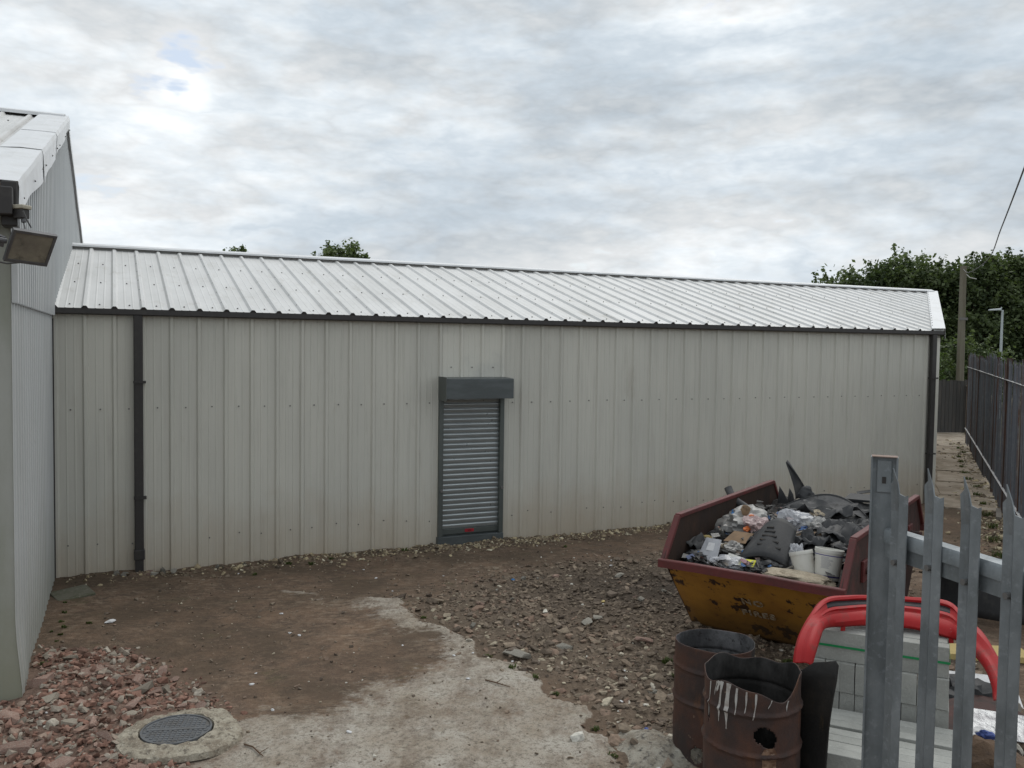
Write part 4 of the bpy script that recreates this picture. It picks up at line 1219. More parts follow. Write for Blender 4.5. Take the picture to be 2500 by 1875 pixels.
# buckets
def bucket(label, base, tilt, r=.142, h=.25, bands=True):
    t_ = thing('plastic_bucket', label, 'bucket', base, 0, rot=tilt)
    prof = [(0, 0), (r * .86, 0), (r * .88, .01), (r, h - .035), (r * 1.05, h - .035), (r * 1.05, h - .005), (r * 1.02, h), (r * .97, h), (r * .95, h - .02), (r * .83, .012), (0, .012)]
    MB().lathe(prof, 36).build('body', 'bucket', t_, smooth=35)
    if bands:
        for z0, z1 in ((.028, .042), (h - .062, h - .054)):
            q = lambda z: (r * .88 + (r - r * .88) * (z - .01) / (h - .045)) + .0012
            rows = [[(q(z) * math.cos(a), q(z) * math.sin(a), z) for a in np.linspace(-PI * 1.1, .15, 30)] for z in (z0, z1)]
            MB().grid(rows).build('blue_band', 'bluestripe', t_, smooth=60)
        mb = MB()
        for i in range(11):
            z = h - .078 - .0098 * i
            a0 = -2.0 + .05 * random.random()
            a1 = a0 + random.uniform(.55, .95)
            q = (r * .88 + (r - r * .88) * (z - .01) / (h - .045)) + .0012
            mb.grid([[(q * math.cos(a), q * math.sin(a), zz) for a in np.linspace(a0, a1, 8)] for zz in (z, z + .0035)])
        stuff(mb.build('printed_lines', 'greyprint', t_))
    return t_
bucket('white plastic bucket with blue bands standing by the skip corner', SK(.60, .46, .83), (R(-9), R(3), -AS + .1), .126, .285)
bucket('plain white plastic bucket tilted against the banded bucket', SK(.42, .44, .82), (R(-8), R(-17), -AS), .105, .25, False)
# black panels and car trim
def vent_fn(u_, v_):
    x = -.20 + .42 * v_
    s_ = .46 + .50 * u_
    z = .90 + .30 * u_ ** .8 + .05 * math.sin(PI * v_) - .09 * (v_ - .5) ** 2 * (1 + u_)
    return SK(x - .02 + .16 * (u_ - .5) * (0.5 - v_), s_, z)
vent = sheet('slotted_panel', 'black moulded plastic panel with slanted slots leaning in the skip', 'car part', vent_fn, 12, 12, 'rubber', .008)
for k in range(5):
    u_ = .72 - .115 * k
    w_ = .12 + .05 * k
    a_, b_ = Vector(vent_fn(u_, .28)), Vector(vent_fn(u_ - .03, .28 + w_ * 1.6))
    nm = (Vector(vent_fn(u_ + .05, .4)) - Vector(vent_fn(u_, .4))).cross(Vector(vent_fn(u_, .45)) - Vector(vent_fn(u_, .35))).normalized() * -1
    if nm.z < 0:
        nm = -nm
    MB().bar(a_ + nm * .010, b_ + nm * .010, .018, .012, nm).build('slot_ridge', 'char', vent)
def liner_fn(u_, v_):
    a = u_ * PI
    x = -.52 + 1.05 * u_
    z = 1.04 + .25 * math.sin(a) ** .8 - .05 * v_ - .02 * math.sin(6 * u_) + .04 * v_ * mnoise.noise(Vector((u_ * 4, v_ * 3, 1)))
    s_ = 2.42 - .42 * v_ + .1 * math.sin(a)
    z -= .20 * v_ * math.sin(a)
    return SK(x, s_, z)
sheet('arch_liner', 'large grey-black arched plastic liner across the back of the skip load', 'car part', liner_fn, 26, 10, 'greysheet', .006)
MB().tube([SK(-.52, 2.42, 1.06)] + [Vector(liner_fn(q, 0)) for q in np.linspace(.04, 1, 24)], .013, 6).build('rolled_edge', 'rubber', bpy.data.objects['arch_liner'])
def spike_fn(u_, v_):
    w_ = (1 - u_) ** .8 * .18 + .008
    x = -.30 - .19 * u_ ** 1.4 + (v_ - .35) * w_
    z = 1.18 + .43 * u_
    return SK(x, 2.6 + .05 * math.sin(3 * v_), z + .03 * math.sin(PI * v_))
sheet('torn_trim', 'pointed torn black trim sticking up out of the skip', 'car part', spike_fn, 14, 6, 'rubber', .006)
crumple('black_moulding', 'lumpy black plastic moulding at the foot of the pointed trim', 'car part', SK(-.23, 2.58, 1.26), (.10, .09, .10), 41, 'rubber', 3, .3)
MB_p = MB().tube([SK(-.99, 2.02, 1.33), SK(-.94, 2.0, 1.25), SK(-.86, 1.98, 1.18), SK(-.72, 1.95, 1.12), SK(-.5, 1.92, 1.08)], [.045, .046, .046, .045, .045], 14)
tag(MB_p.build('rubber_hose', 'greysheet', smooth=40), 'curved grey rubber hose hooked over the skip side', 'hose')
def flap(name, label, pts, mat, th=.005, cat='sheet'):
    o = MB().add([SK(*p) for p in pts], [tuple(range(len(pts)))]).build(name, mat, solid=th)
    return tag(o, label, cat)
flap('metal_scrap', 'grey angular scrap standing at the back of the skip next to the rim', [(-.68, 2.9, 1.05), (-.66, 2.9, 1.27), (-.60, 2.88, 1.20), (-.53, 2.9, 1.06)], 'greysheet')
flap('metal_scrap', 'thin grey scrap blade standing behind the pointed trim', [(-.58, 2.95, 1.05), (-.55, 2.95, 1.25), (-.50, 2.94, 1.18), (-.48, 2.95, 1.05)], 'greysheet')
wp_ = flap('broken_board', 'broken off-white panel with a round bolt on the skip load', [(.02, 2.72, 1.27), (.12, 2.72, 1.255), (.20, 2.62, 1.23), (.42, 2.5, 1.13), (.34, 2.5, 1.12), (.16, 2.58, 1.14)], 'whitepanel', .01, 'panel')
MB().tube([SK(.27, 2.55, 1.185), SK(.27, 2.53, 1.20)], .035, 14).build('bolt', 'screw', wp_)
flap('black_strip', 'flat black plastic strip lying at the back of the skip', [(.16, 3.05, 1.24), (.50, 3.05, 1.25), (.52, 2.9, 1.20), (.12, 2.9, 1.19)], 'rubber', .03)
flap('black_strip', 'thin black strip sticking up over the skip rear', [(.20, 3.15, 1.26), (.36, 3.15, 1.30), (.40, 3.12, 1.285), (.22, 3.1, 1.24)], 'rubber', .008)
def cl_fn(u_, v_):
    return SK(.10 + .62 * u_, 2.05 - .55 * v_ + .1 * u_, 1.10 - .03 * v_ + .09 * mnoise.noise(Vector((u_ * 3.5, v_ * 3.5, 7))) + .05 * mnoise.noise(Vector((u_ * 9, v_ * 8, 2))))
sheet('rubber_mat', 'buckled dark rubber mat in the middle of the skip', 'mat', cl_fn, 22, 20, 'rubber', .008, smooth=18)
def cl2_fn(u_, v_):
    return SK(.22 + .45 * u_, 1.62 - .7 * v_, 1.04 - .14 * v_ + .07 * math.sin(3.2 * u_ + .6) - .10 * u_ * v_ + .03 * mnoise.noise(Vector((u_ * 4, v_ * 4, 9))))
sheet('car_trim', 'curved black car trim sloping down behind the buckets', 'car part', cl2_fn, 12, 10, 'rubber', .008)
flap('grey_board', 'grey board offcut sticking out beside the buckled mat', [(.16, 1.35, 1.02), (.42, 1.25, 1.06), (.40, 1.0, .98), (.22, 1.05, .95)], 'greysheet', .01)
flap('clear_tray', 'clear plastic tray with a white label leaning on the skip rim', [(-.68, .42, .84), (-.46, .40, .84), (-.46, .52, 1.04), (-.63, .54, 1.04)], 'film', .004, 'tray')
flap('white_label_sheet', 'small white paper label on the clear tray', [(-.60, .455, .93), (-.52, .455, .93), (-.52, .50, 1.0), (-.59, .505, 1.0)], 'whitepaper', .002, 'label')
flap('hivis_cloth', 'yellow and grey hi-vis cloth at the skip front rim', [(-.22, .34, .86), (-.06, .32, .855), (-.06, .42, .91), (-.22, .44, .90)], 'hivis', .006, 'cloth')
flap('grey_cloth_strip', 'light grey fabric strip beside the hi-vis cloth', [(-.36, .36, .86), (-.225, .335, .86), (-.225, .43, .92), (-.36, .47, .93)], 'whitepanel', .006, 'cloth')
mb = MB()
for k in range(3):
    cc_ = SK(-.88 + .10 * k + .05, .80 - .02 * k, .95)
    mb.tube([cc_ + Vector((.05 * math.cos(a), .035 * math.sin(a), .012 * math.sin(a))) for a in np.linspace(0, 6.28, 15)], .006, 5, False)
BL = [('ragged black plastic sheet hanging beside the pale translucent bag', .02, 1.15, 1.0, .22, .20, 1), ('torn black liner piece between film heap and slotted panel', -.22, 1.0, .99, .15, .2, 2), ('crumpled black sheeting behind the white bag', .1, 2.15, 1.15, .35, .2, 3), ('folded black plastic lying over the dark sack', .52, 1.55, 1.03, .22, .26, 4), ('black offcut slumped against the skip side wall', -.72, .85, .92, .12, .3, 5), ('wide black sheet sagging at the far end of the skip', .3, 2.75, 1.12, .42, .25, 6), ('black scrap curled next to the cardboard roll', .3, 1.15, .99, .16, .14, 7)]
for lb_, bx_, bs_, bz_, bw_, bl_, sd2 in BL:
    def bl_fn(u_, v_):
        w_ = 1 + .35 * mnoise.noise(Vector((u_ * 3, v_ * 3, sd2 * 5.1)))
        return SK(bx_ + (u_ - .5) * 2 * bw_ * w_, bs_ + (v_ - .5) * 2 * bl_ * w_, bz_ + .13 * mnoise.noise(Vector((u_ * 2.4, v_ * 2.4, sd2 * 3.3))) + .07 * mnoise.noise(Vector((u_ * 6, v_ * 6, sd2 * 1.3))) + .04)
    sheet('black_sheeting', lb_, 'plastic sheet', bl_fn, 16, 14, 'rubber', .005, smooth=25)
for lb_, a_, b_, w_ in (('splintered pale timber stick across the insulation wad', (.20, .26, .86), (.40, .52, .97), .022), ('broken brown batten poking out behind the slotted panel', (-.05, 1.0, 1.0), (.22, 1.25, 1.13), .03), ('weathered batten lying along the skip side wall', (-.76, 1.1, .98), (-.62, 1.9, 1.10), .04)):
    tag(MB().bar(SK(*a_), SK(*b_), w_, w_ * .6).build('timber_batten', 'plank', bevel=.002), lb_, 'timber')
flap('cardboard_flap', 'torn brown cardboard flap under the grey rag', [(-.55, .80, .97), (-.30, .76, .98), (-.27, .92, 1.06), (-.50, .98, 1.05)], 'card', .005, 'card')
tag(mb.build('wire_loops', 'screw'), 'row of thin grey wire loops by the skip side wall', 'wire')

# ------------------------------------------------------------------ oil drums
def drum(name, label, loc, rz, H, rim, holes, mats, dents=.006, seed=1, r0=.286):
    t_ = thing(name, label, 'drum', loc, rz)
    nA, nZ = 168, 96
    hoops = (.475, .72)
    P = []
    for i in range(nZ + 1):
        q = i / nZ
        row = []
        for k in range(nA + 1):
            a = 2 * PI * (k % nA) / nA
            z = rim(a) * q
            r = r0
            for hz in hoops:
                r += .013 * math.exp(-((z - hz) / .012) ** 2)
            r += .010 * math.exp(-(z / .012) ** 2)
            r += dents * mnoise.noise(Vector((math.cos(a) * 1.6, math.sin(a) * 1.6, z * 3 + seed)))
            r += dents * .5 * mnoise.noise(Vector((math.cos(a) * 5, math.sin(a) * 5, z * 9 + seed)))
            row.append((r * math.cos(a), r * math.sin(a), z))
        P.append(row)
    mb = MB()
    mb.grid(P)
    def inside(a, z):
        for ha, hz, hw_, hh_ in holes:
            da = (a - ha + PI) % (2 * PI) - PI
            k = 1 + .55 * mnoise.noise(Vector((da * 11, z * 26, seed))) + .3 * mnoise.noise(Vector((da * 30, z * 60, seed)))
            if (da * r0 / hw_) ** 2 + ((z - hz) / hh_) ** 2 < k:
                return True
        return False
    keep_ = []
    for fc in mb.f:
        c_ = sum((Vector(mb.v[i]) for i in fc), Vector()) / 4
        if not inside(math.atan2(c_.y, c_.x), c_.z):
            keep_.append(fc)
    mb.f = keep_
    mb.build('shell', None, t_, mats=mats, smooth=45, solid=.005)
    MB().lathe([(0, .03), (r0 - .01, .03), (r0 - .01, .02), (0, .02)], 40).build('base_disc', 'soot', t_)
    return t_
# local angle towards the camera is about -106 degrees
def rim_front(a):
    d = (a - R(-78) + PI) % (2 * PI) - PI
    z = .885 + .018 * math.sin(3 * a + 1) + .012 * math.sin(7 * a)
    z -= .075 * math.exp(-(d / .55) ** 2)
    d2 = (a - R(-25) + PI) % (2 * PI) - PI
    z += .05 * math.exp(-(d2 / .35) ** 2)
    return z
def rim_rear(a):
    d = (a - R(60) + PI) % (2 * PI) - PI
    return .885 + .010 * math.sin(2 * a) - .02 * math.exp(-(d / .6) ** 2)
zf_ = 1.115 - .89
fd = drum('oil_drum', 'rusty burnt oil drum with white paint drips and a jagged hole in its side', (1.515, 5.30, zf_), 0, .885, rim_front, [(R(-92), .605, .055, .050), (R(-85), .585, .048, .055), (R(-82), .535, .022, .03), (R(-168), .66, .016, .07)], ['rust', 'soot'], .008, 3, .288)
rd = drum('oil_drum', 'rusty oil drum with grey ash lined inside behind the paint-dripped drum', (1.53, 6.36, .055), 0, .885, rim_rear, [(R(-125), .12, .05, .06)], ['rust', 'ashwall'], .006, 9, .287)
for k, (ang, wd_, ln) in enumerate(((-163, .010, .22), (-147, .028, .07), (-143, .022, .25), (-133, .036, .28), (-122, .018, .16), (-111, .013, .13), (-101, .013, .16), (-84, .008, .05), (-151, .012, .09), (-60, .016, .06))):
    a0 = R(ang)
    top = rim_front(a0) - .005
    rows = []
    for i in range(13):
        q = i / 12
        z = top - ln * q
        w_ = wd_ * (.9 - .55 * q + .18 * math.sin(9 * q + k) + (.25 if q > .93 else 0)) * (1 if q < 1 else .3)
        r = .288 + .0055
        for hz in (.475, .72):
            r += .013 * math.exp(-((z - hz) / .012) ** 2)
        row = []
        for s_ in (-1, 0, 1):
            a = a0 + s_ * w_ / 2 / .288 + .03 * math.sin(4 * q + k) * .4 - .05 * q
            rr = r + .008 * mnoise.noise(Vector((math.cos(a) * 1.6, math.sin(a) * 1.6, z * 3 + 3))) + .004 * mnoise.noise(Vector((math.cos(a) * 5, math.sin(a) * 5, z * 9 + 3)))
            row.append((rr * math.cos(a), rr * math.sin(a), z))
        rows.append(row)
    MB().grid(rows).build('paint_drip', 'drip', fd)
rows = []
for i in range(14):
    q = i / 13
    z = .53 - .46 * q
    row = []
    for s_ in (-1, -.3, .4, 1):
        a = R(-84) + s_ * (.030 + .018 * math.sin(7 * q) + .008 * math.sin(23 * q)) / .288
        rr = .288 + .0045 + .008 * mnoise.noise(Vector((math.cos(a) * 1.6, math.sin(a) * 1.6, z * 3 + 3))) + .004 * mnoise.noise(Vector((math.cos(a) * 5, math.sin(a) * 5, z * 9 + 3))) + .013 * math.exp(-((z - .475) / .012) ** 2)
        row.append((rr * math.cos(a), rr * math.sin(a), z))
    rows.append(row)
MAT['streak'] = M('tan_rust_streak', (0.24, 0.15, 0.10), [((0.10, 0.05, 0.03), 14, 0.42, 0.58), ((0.36, 0.27, 0.21), 40, 0.55, 0.7)], rough=0.9)
MB().grid(rows).build('rust_streak', 'streak', fd)
topxy = [(1.800, 5.43), (1.845, 5.36), (1.895, 5.30), (1.945, 5.23), (1.985, 5.18), (1.99, 5.165)]
botxy = [(1.800, 5.40), (1.825, 5.33), (1.85, 5.27), (1.87, 5.21), (1.885, 5.16), (1.89, 5.15)]
zt = [1.085, 1.10, 1.17, 1.20, 1.225, 1.20]
rows = []
for i in range(12):
    q = i / 11
    rows.append([(topxy[k][0] * (1 - q) + botxy[k][0] * q + .012 * mnoise.noise(Vector((k * .7, q * 4, 2))), topxy[k][1] * (1 - q) + botxy[k][1] * q, zt[k] * (1 - q) + .12 * q) for k in range(6)])
tag(MB().grid(rows).build('charred_sheet', 'char', smooth=40, solid=.008), 'charred bent steel sheet standing between the dripped drum and concrete blocks', 'metal sheet')
# wood ash spilled round the rear drum
rows = []
for i in range(16):
    r_ = .50 * i / 15
    rows.append([])
    for k in range(33):
        a = 2 * PI * k / 32
        rr = r_ * (1 + .22 * math.sin(3 * a + 1) + .10 * math.sin(7 * a))
        x, y = 1.20 + rr * math.cos(a), 6.36 + rr * math.sin(a)
        rows[-1].append((x, y, gzf(x, y) + .055 * (1 - (i / 15) ** 1.5) - .015 * (i / 15) + .022 * mnoise.noise(Vector((x * 9, y * 9, 0))) + .014 * mnoise.noise(Vector((x * 26, y * 26, 4)))))
MAT['ash'] = M('pale_wood_ash', (0.36, 0.335, 0.28), [((0.21, 0.18, 0.14), 5, 0.42, 0.62), ((0.09, 0.08, 0.07), 22, 0.52, 0.66), ((0.42, 0.40, 0.36), 50, 0.58, 0.7)], rough=0.95, bump=((14, 0.03), (50, 0.012)))
tag(MB().grid(rows).build('ash_heap', 'ash', smooth=60), 'pale spill of wood ash at the foot of the ash-lined drum', 'ash', kind='stuff')

# ------------------------------------------------------------------ concrete blocks
BD = np.array([.899, -.438])
BE = np.array([.438, .899])
BROT = math.atan2(BD[1], BD[0])
blk = MB().box(-.2195, .2195, -.0495, .0495, 0, .2145)
tmp = blk.build('concrete_block', 'block', bevel=.004)
blk_me = tmp.data
bpy.data.objects.remove(tmp)
def put_block(o2, d, e, z, label, group, end_on=False, jit=.006):
    p = o2 + BD * (d + random.uniform(-jit, jit)) + BE * (e + random.uniform(-jit * .3, jit * .3))
    o = bpy.data.objects.new('concrete_block', blk_me)
    COL.objects.link(o)
    o.location = (p[0], p[1], z)
    o.rotation_euler = (0, 0, BROT + (PI / 2 if end_on else 0) + random.uniform(-.008, .008))
    md = o.modifiers.new('edge', 'BEVEL')
    md.width = .003
    md.segments = 1
    return tag(o, label, 'block', group)
OB = np.array([2.235, 6.30])
top_z = 1.06
for c_ in range(2):
    for r_ in range(5):
        put_block(OB, .222 + .444 * c_, .05 + .1012 * r_, top_z - .215 + (.004 if r_ % 2 else 0), 'grey concrete block in the strapped top course under the red bumper', 'strapped top course of blocks', jit=.018)
for k in range(9):
    put_block(OB, -.005 + .05 + .1012 * k, .19, top_z - .4315, 'grey concrete block set end-on below the strapped top course', 'end-on course of blocks', True, .0012)
for lv in (2, 3):
    for k in range(9):
        put_block(OB, -.005 + .05 + .102 * k, .20, top_z - .4315 - .2165 * (lv - 1), 'grey concrete block in the lower courses of the strapped stack', 'lower courses of the strapped stack', True, .0012)
OA = np.array([1.93, 5.45])
for lv in range(2):
    for c_ in range(2):
        for r_ in range(7):
            gap = .045 if r_ > 3 else 0
            put_block(OA, .222 + .446 * c_, .05 + .1015 * r_ + gap * .6 - (.02 if r_ < 4 else 0), .345 - .2165 * lv, ('pale concrete block lying in the top layer of the lower stack' if lv == 0 else 'pale concrete block in the bottom layer of the lower stack'), ('lower stack top layer' if lv == 0 else 'lower stack bottom layer'), jit=.012)
def pallet(o2, z, dl, el, label):
    p = o2 + BD * dl / 2 + BE * el / 2
    t_ = thing('timber_pallet', label, 'pallet', (p[0], p[1], 0), BROT)
    for k in range(5):
        MB().box(-dl / 2, dl / 2, -el / 2 + (el - .09) * k / 4, -el / 2 + (el - .09) * k / 4 + .09, z - .02, z).build('deck_board', 'plank', t_)
    for k in range(3):
        MB().box(-dl / 2 + (dl - .08) * k / 2, -dl / 2 + (dl - .08) * k / 2 + .08, -el / 2, el / 2, .0, z - .021).build('bearer', 'plank', t_)
pallet(OB, top_z - .215 - .2165 * 3 - .002, .9, .5, 'timber pallet under the strapped block stack')
pallet(OA, .345 - .2165 - .002, .9, .72, 'timber pallet under the lower block stack')
sm_ = MB()
a_ = OB + BD * -.012 + BE * -.010
b_ = OB + BD * .905 + BE * -.010
c_ = OB + BD * .905 + BE * .52
d_ = OB + BD * -.012 + BE * .52
loop = [a_, b_, c_, d_]
zs_ = top_z - .105
for i in range(4):
    p, q = loop[i], loop[(i + 1) % 4]
    sm_.bar((p[0], p[1], zs_), (q[0], q[1], zs_), .0025, .016)
tag(sm_.build('plastic_strap', 'strap'), 'green plastic strap round the top course of blocks', 'strap')

# ------------------------------------------------------------------ red bumper
BO = [(1.904, 5.72, 1.0), (1.941, 5.8, 1.081), (2.012, 5.92, 1.148), (2.133, 6.08, 1.223), (2.32, 6.3, 1.281), (2.538, 6.45, 1.262), (2.743, 6.52, 1.246), (3.032, 6.5, 1.243), (3.254, 6.38, 1.252), (3.267, 6.15, 1.211), (3.259, 5.92, 1.18), (3.244, 5.72, 1.114), (3.208, 5.52, 1.029), (3.129, 5.36, 0.914)]
BI = [(2.001, 5.66, 1.019), (2.046, 5.72, 1.111), (2.119, 5.84, 1.172), (2.2, 5.98, 1.166), (2.304, 6.12, 1.139), (2.458, 6.2, 1.127), (2.631, 6.24, 1.128), (2.899, 6.2, 1.128), (3.11, 6.08, 1.10), (3.14, 5.98, 1.095), (3.154, 5.82, 1.057), (3.133, 5.62, 1.03), (3.089, 5.44, 0.971), (3.055, 5.32, 0.943)]
def crom(P, n):
    P = [Vector(p) for p in P]
    out = []
    for i in range(len(P) - 1):
        p0, p1, p2, p3 = P[max(i - 1, 0)], P[i], P[i + 1], P[min(i + 2, len(P) - 1)]
        for k in range(n):
            t_ = k / n
            out.append(.5 * ((2 * p1) + (-p0 + p2) * t_ + (2 * p0 - 5 * p1 + 4 * p2 - p3) * t_ ** 2 + (-p0 + 3 * p1 - 3 * p2 + p3) * t_ ** 3))
    out.append(P[-1])
    return out
be_o, be_i = crom(BO, 7), crom(BI, 7)
nb = len(be_o)
# position across the cover (0 back edge, 1 lower edge), relief in the middle, relief on the wings
bsec = [(-.02, -.045, -.03), (0.0, 0.0, 0.0), (.10, .020, .012), (.17, .016, .020), (.18, -.010, .022), (.40, -.010, .022), (.41, .012, .022), (.50, .018, .022), (.53, .0, .024), (.64, -.004, .026), (.67, .022, .028), (.80, .026, .026), (.94, .012, .012), (1.0, -.014, -.012), (1.0, -.035, -.03)]
rows, slot = [], []
_m = nb // 2
_flip = -1.0 if (be_o[_m + 1] - be_o[_m - 1]).cross(be_i[_m] - be_o[_m]).z < 0 else 1.0
for i in range(nb):
    q = i / (nb - 1)
    p, e_ = be_o[i], be_i[i]
    T = (be_o[min(i + 1, nb - 1)] - be_o[max(i - 1, 0)]).normalized()
    nn_ = T.cross(e_ - p).normalized() * _flip
    mid = float(sstep(.20, .36, q) * sstep(.72, .58, q))
    row = [p + (e_ - p) * a + nn_ * (h1 * mid + h2 * (1 - mid)) for a, h1, h2 in bsec]
    rows.append(row)
    if mid > .25:
        slot.append([p + (e_ - p) * a + nn_ * (-.002) for a in (.183, .397)])
bumper = thing('car_bumper', 'bright red plastic car bumper arched over the concrete block stack', 'car part', (2.7, 6.1, .9))
off = Vector((-2.7, -6.1, -.9))
MB().grid([[v + off for v in r] for r in rows]).build('cover', 'carred', bumper, smooth=38, solid=.004)
MB().grid([[v + off for v in r] for r in slot]).build('grille_slot', 'rubber', bumper, smooth=40, solid=.003)
for i in (int(nb * .38), int(nb * .5), int(nb * .62)):
    e_ = rows[i][-1] + off
    MB().box(e_.x - .016, e_.x + .016, e_.y - .004, e_.y + .004, e_.z - .03, e_.z + .004).build('fixing_tab', 'carred', bumper)

# ------------------------------------------------------------------ loose things behind the near fence
def loose_box(name, label, cat, x, y, z, dims, rot, mat, bev=.004):
    o = MB().box(-dims[0] / 2, dims[0] / 2, -dims[1] / 2, dims[1] / 2, 0, dims[2]).build(name, mat, bevel=bev, loc=(x, y, z), rot=rot)
    return tag(o, label, cat)
loose_box('foam_board', 'yellow foam insulation board lying on the ground beyond the blocks', 'board', 4.62, 8.42, gzf(4.6, 8.4) + .0, (.9, .32, .06), (0, 0, -.12), 'yellowboard')
loose_box('white_board', 'white board propped beyond the red bumper end', 'board', 4.15, 7.45, gzf(4.15, 7.45) + .02, (.55, .5, .02), (R(18), 0, -.3), 'whitepaper')
loose_box('foil_sheet', 'shiny foil-faced sheet on the scrap behind the fence', 'sheet', 3.72, 6.5, .26, (.5, .34, .012), (R(14), R(4), -.2), 'foil')
loose_box('maroon_scrap', 'dark maroon car panel lying under the foil-faced sheet', 'car part', 3.78, 6.95, .16, (.7, .4, .02), (R(10), R(-6), .3), 'skipside')
crumple('earth_heap', 'brown heap of earth and roots behind the fence pales', 'soil', (3.38, 5.95, .12), (.42, .4, .26), 51, 'earthpile', 4, .3)
crumple('printed_bag', 'crumpled white and blue bag on the brown earth heap', 'bag', (3.50, 6.25, .28), (.16, .10, .07), 52, 'whitepaper', 3, .5)
crumple('blue_wrapper', 'blue wrapper beside the crumpled white bag', 'scrap', (3.46, 6.16, .34), (.07, .05, .04), 53, 'bluescrap', 3, .5)
crumple('dark_sack', 'black sack slumped beyond the right end of the blocks', 'bag', (3.9, 7.4, .1), (.35, .3, .22), 54, 'rubber', 4, .4)
loose_box('concrete_slab_piece', 'rounded concrete slab piece lying past the skip', 'slab', 5.55, 10.0, gzf(5.5, 10), (.9, .55, .12), (0, 0, -.5), 'greystone', .05)
def wheel_liner(label, c, r, w, a0, a1, rz, tilt):
    def fn(u_, v_):
        a = a0 + (a1 - a0) * u_
        p = Vector((r * math.cos(a), (v_ - .5) * w, r * math.sin(a) + .02 * math.sin(9 * u_)))
        return Matrix.Rotation(rz, 3, 'Z') @ (Matrix.Rotation(tilt, 3, 'X') @ p) + Vector(c)
    return sheet('wheel_arch_liner', label, 'car part', fn, 24, 6, 'rubber', .006)
wheel_liner('black wheel arch liner standing on end against the skip side', (4.75, 9.75, .38), .42, .34, .0, 2.9, R(-20), R(4))
wheel_liner('broad black wheel arch liner leaning behind the fence rail', (5.50, 9.65, .22), .56, .42, .1, 3.0, R(-28), R(-8))
def bump_fn(u_, v_):
    x = -.75 + 1.5 * u_
    return Matrix.Rotation(R(-32), 3, 'Z') @ Vector((x, .32 * x * x + .05 * v_, .02 + .42 * v_ + .05 * math.sin(PI * v_))) + Vector((5.35, 9.3, .16))
sheet('black_bumper', 'black unpainted bumper lying in the yard past the skip', 'car part', bump_fn, 20, 8, 'rubber', .006)

# ------------------------------------------------------------------ manhole
mh = thing('manhole', 'round cast iron manhole cover in a rough concrete collar', 'manhole', (-2.545, 6.56, gzf(-2.545, 6.56) + .012))
rows = []
for i in range(16):
    q = .262 + .19 * (i / 15)
    row = []
    for k in range(97):
        a = 2 * PI * (k % 96) / 96
        ca_, sa_ = math.cos(a), math.sin(a)
        rr = q * (1 + (.13 * mnoise.noise(Vector((ca_ * 1.3, sa_ * 1.3, 4))) + .07 * math.cos(a + .4)) * (i / 15))
        zz = -.03 if i == 0 else .020 - .030 * (i / 15) ** 2 + .016 * mnoise.noise(Vector((ca_ * rr * 16, sa_ * rr * 16, 1))) + .010 * mnoise.noise(Vector((ca_ * rr * 45, sa_ * rr * 45, 6)))
        if i == 15:
            zz = -.05
        row.append((rr * ca_, rr * sa_, zz))
    rows.append(row)
MB().grid(rows).build('concrete_collar', 'collar', mh, smooth=35)
cv = MB().lathe([(0, .014), (.246, .014), (.246, .022), (.26, .022), (.26, -.03), (0, -.03)], 56).build('cover', 'iron', mh)
mb = MB()
stp = .037
for i in range(-7, 8):
    for k in range(-7, 8):
        x, y = i * stp, k * stp
        if math.hypot(x, y) < .228 and abs(y) > .02:
            mb.hexa([(x - .0135, y - .0135, .0135), (x + .0135, y - .0135, .0135), (x + .0135, y + .0135, .0135), (x - .0135, y + .0135, .0135), (x - .011, y - .011, .021), (x + .011, y - .011, .021), (x + .011, y + .011, .021), (x - .011, y + .011, .021)])
cs = mb.build('raised_studs', 'iron', cv, rot=(0, 0, R(8)))
stuff(cs)
MB().box(-.22, .22, -.017, .017, .0142, .021).build('cross_bar', 'iron', cv, rot=(0, 0, R(8)))

# ------------------------------------------------------------------ stones, gravel and brick rubble
def hull_piece(seed, n=11, flat=1.0):
    rg = random.Random(seed)
    bm = bmesh.new()
    for _ in range(n):
        v = Vector([rg.uniform(-1, 1) for _ in range(3)])
        m_ = max(abs(v.x), abs(v.y), abs(v.z))
        v = v / m_ * rg.uniform(.8, 1.0)
        bm.verts.new((v.x, v.y, v.z * flat))
    bmesh.ops.convex_hull(bm, input=bm.verts)
    bmesh.ops.delete(bm, geom=[v for v in bm.verts if not v.link_faces], context='VERTS')
    bmesh.ops.triangulate(bm, faces=bm.faces)
    bm.verts.index_update()
    V = np.array([v.co[:] for v in bm.verts])
    F = np.array([[v.index for v in f.verts] for f in bm.faces])
    bm.free()
    return V, F
PIECES = [hull_piece(100 + k, 11 + k % 5) for k in range(16)]
def rotmats(n, tilt, rng):
    a = rng.uniform(0, 2 * PI, n)
    b1 = rng.normal(0, tilt, n)
    b2 = rng.normal(0, tilt, n)
    ca, sa = np.cos(a), np.sin(a)
    Z = np.zeros(n)
    O_ = np.ones(n)
    Rz_ = np.stack([ca, -sa, Z, sa, ca, Z, Z, Z, O_], 1).reshape(n, 3, 3)
    c1, s1 = np.cos(b1), np.sin(b1)
    Rx_ = np.stack([O_, Z, Z, Z, c1, -s1, Z, s1, c1], 1).reshape(n, 3, 3)
    c2_, s2_ = np.cos(b2), np.sin(b2)
    Ry_ = np.stack([c2_, Z, s2_, Z, O_, Z, -s2_, Z, c2_], 1).reshape(n, 3, 3)
    return Rz_ @ Rx_ @ Ry_
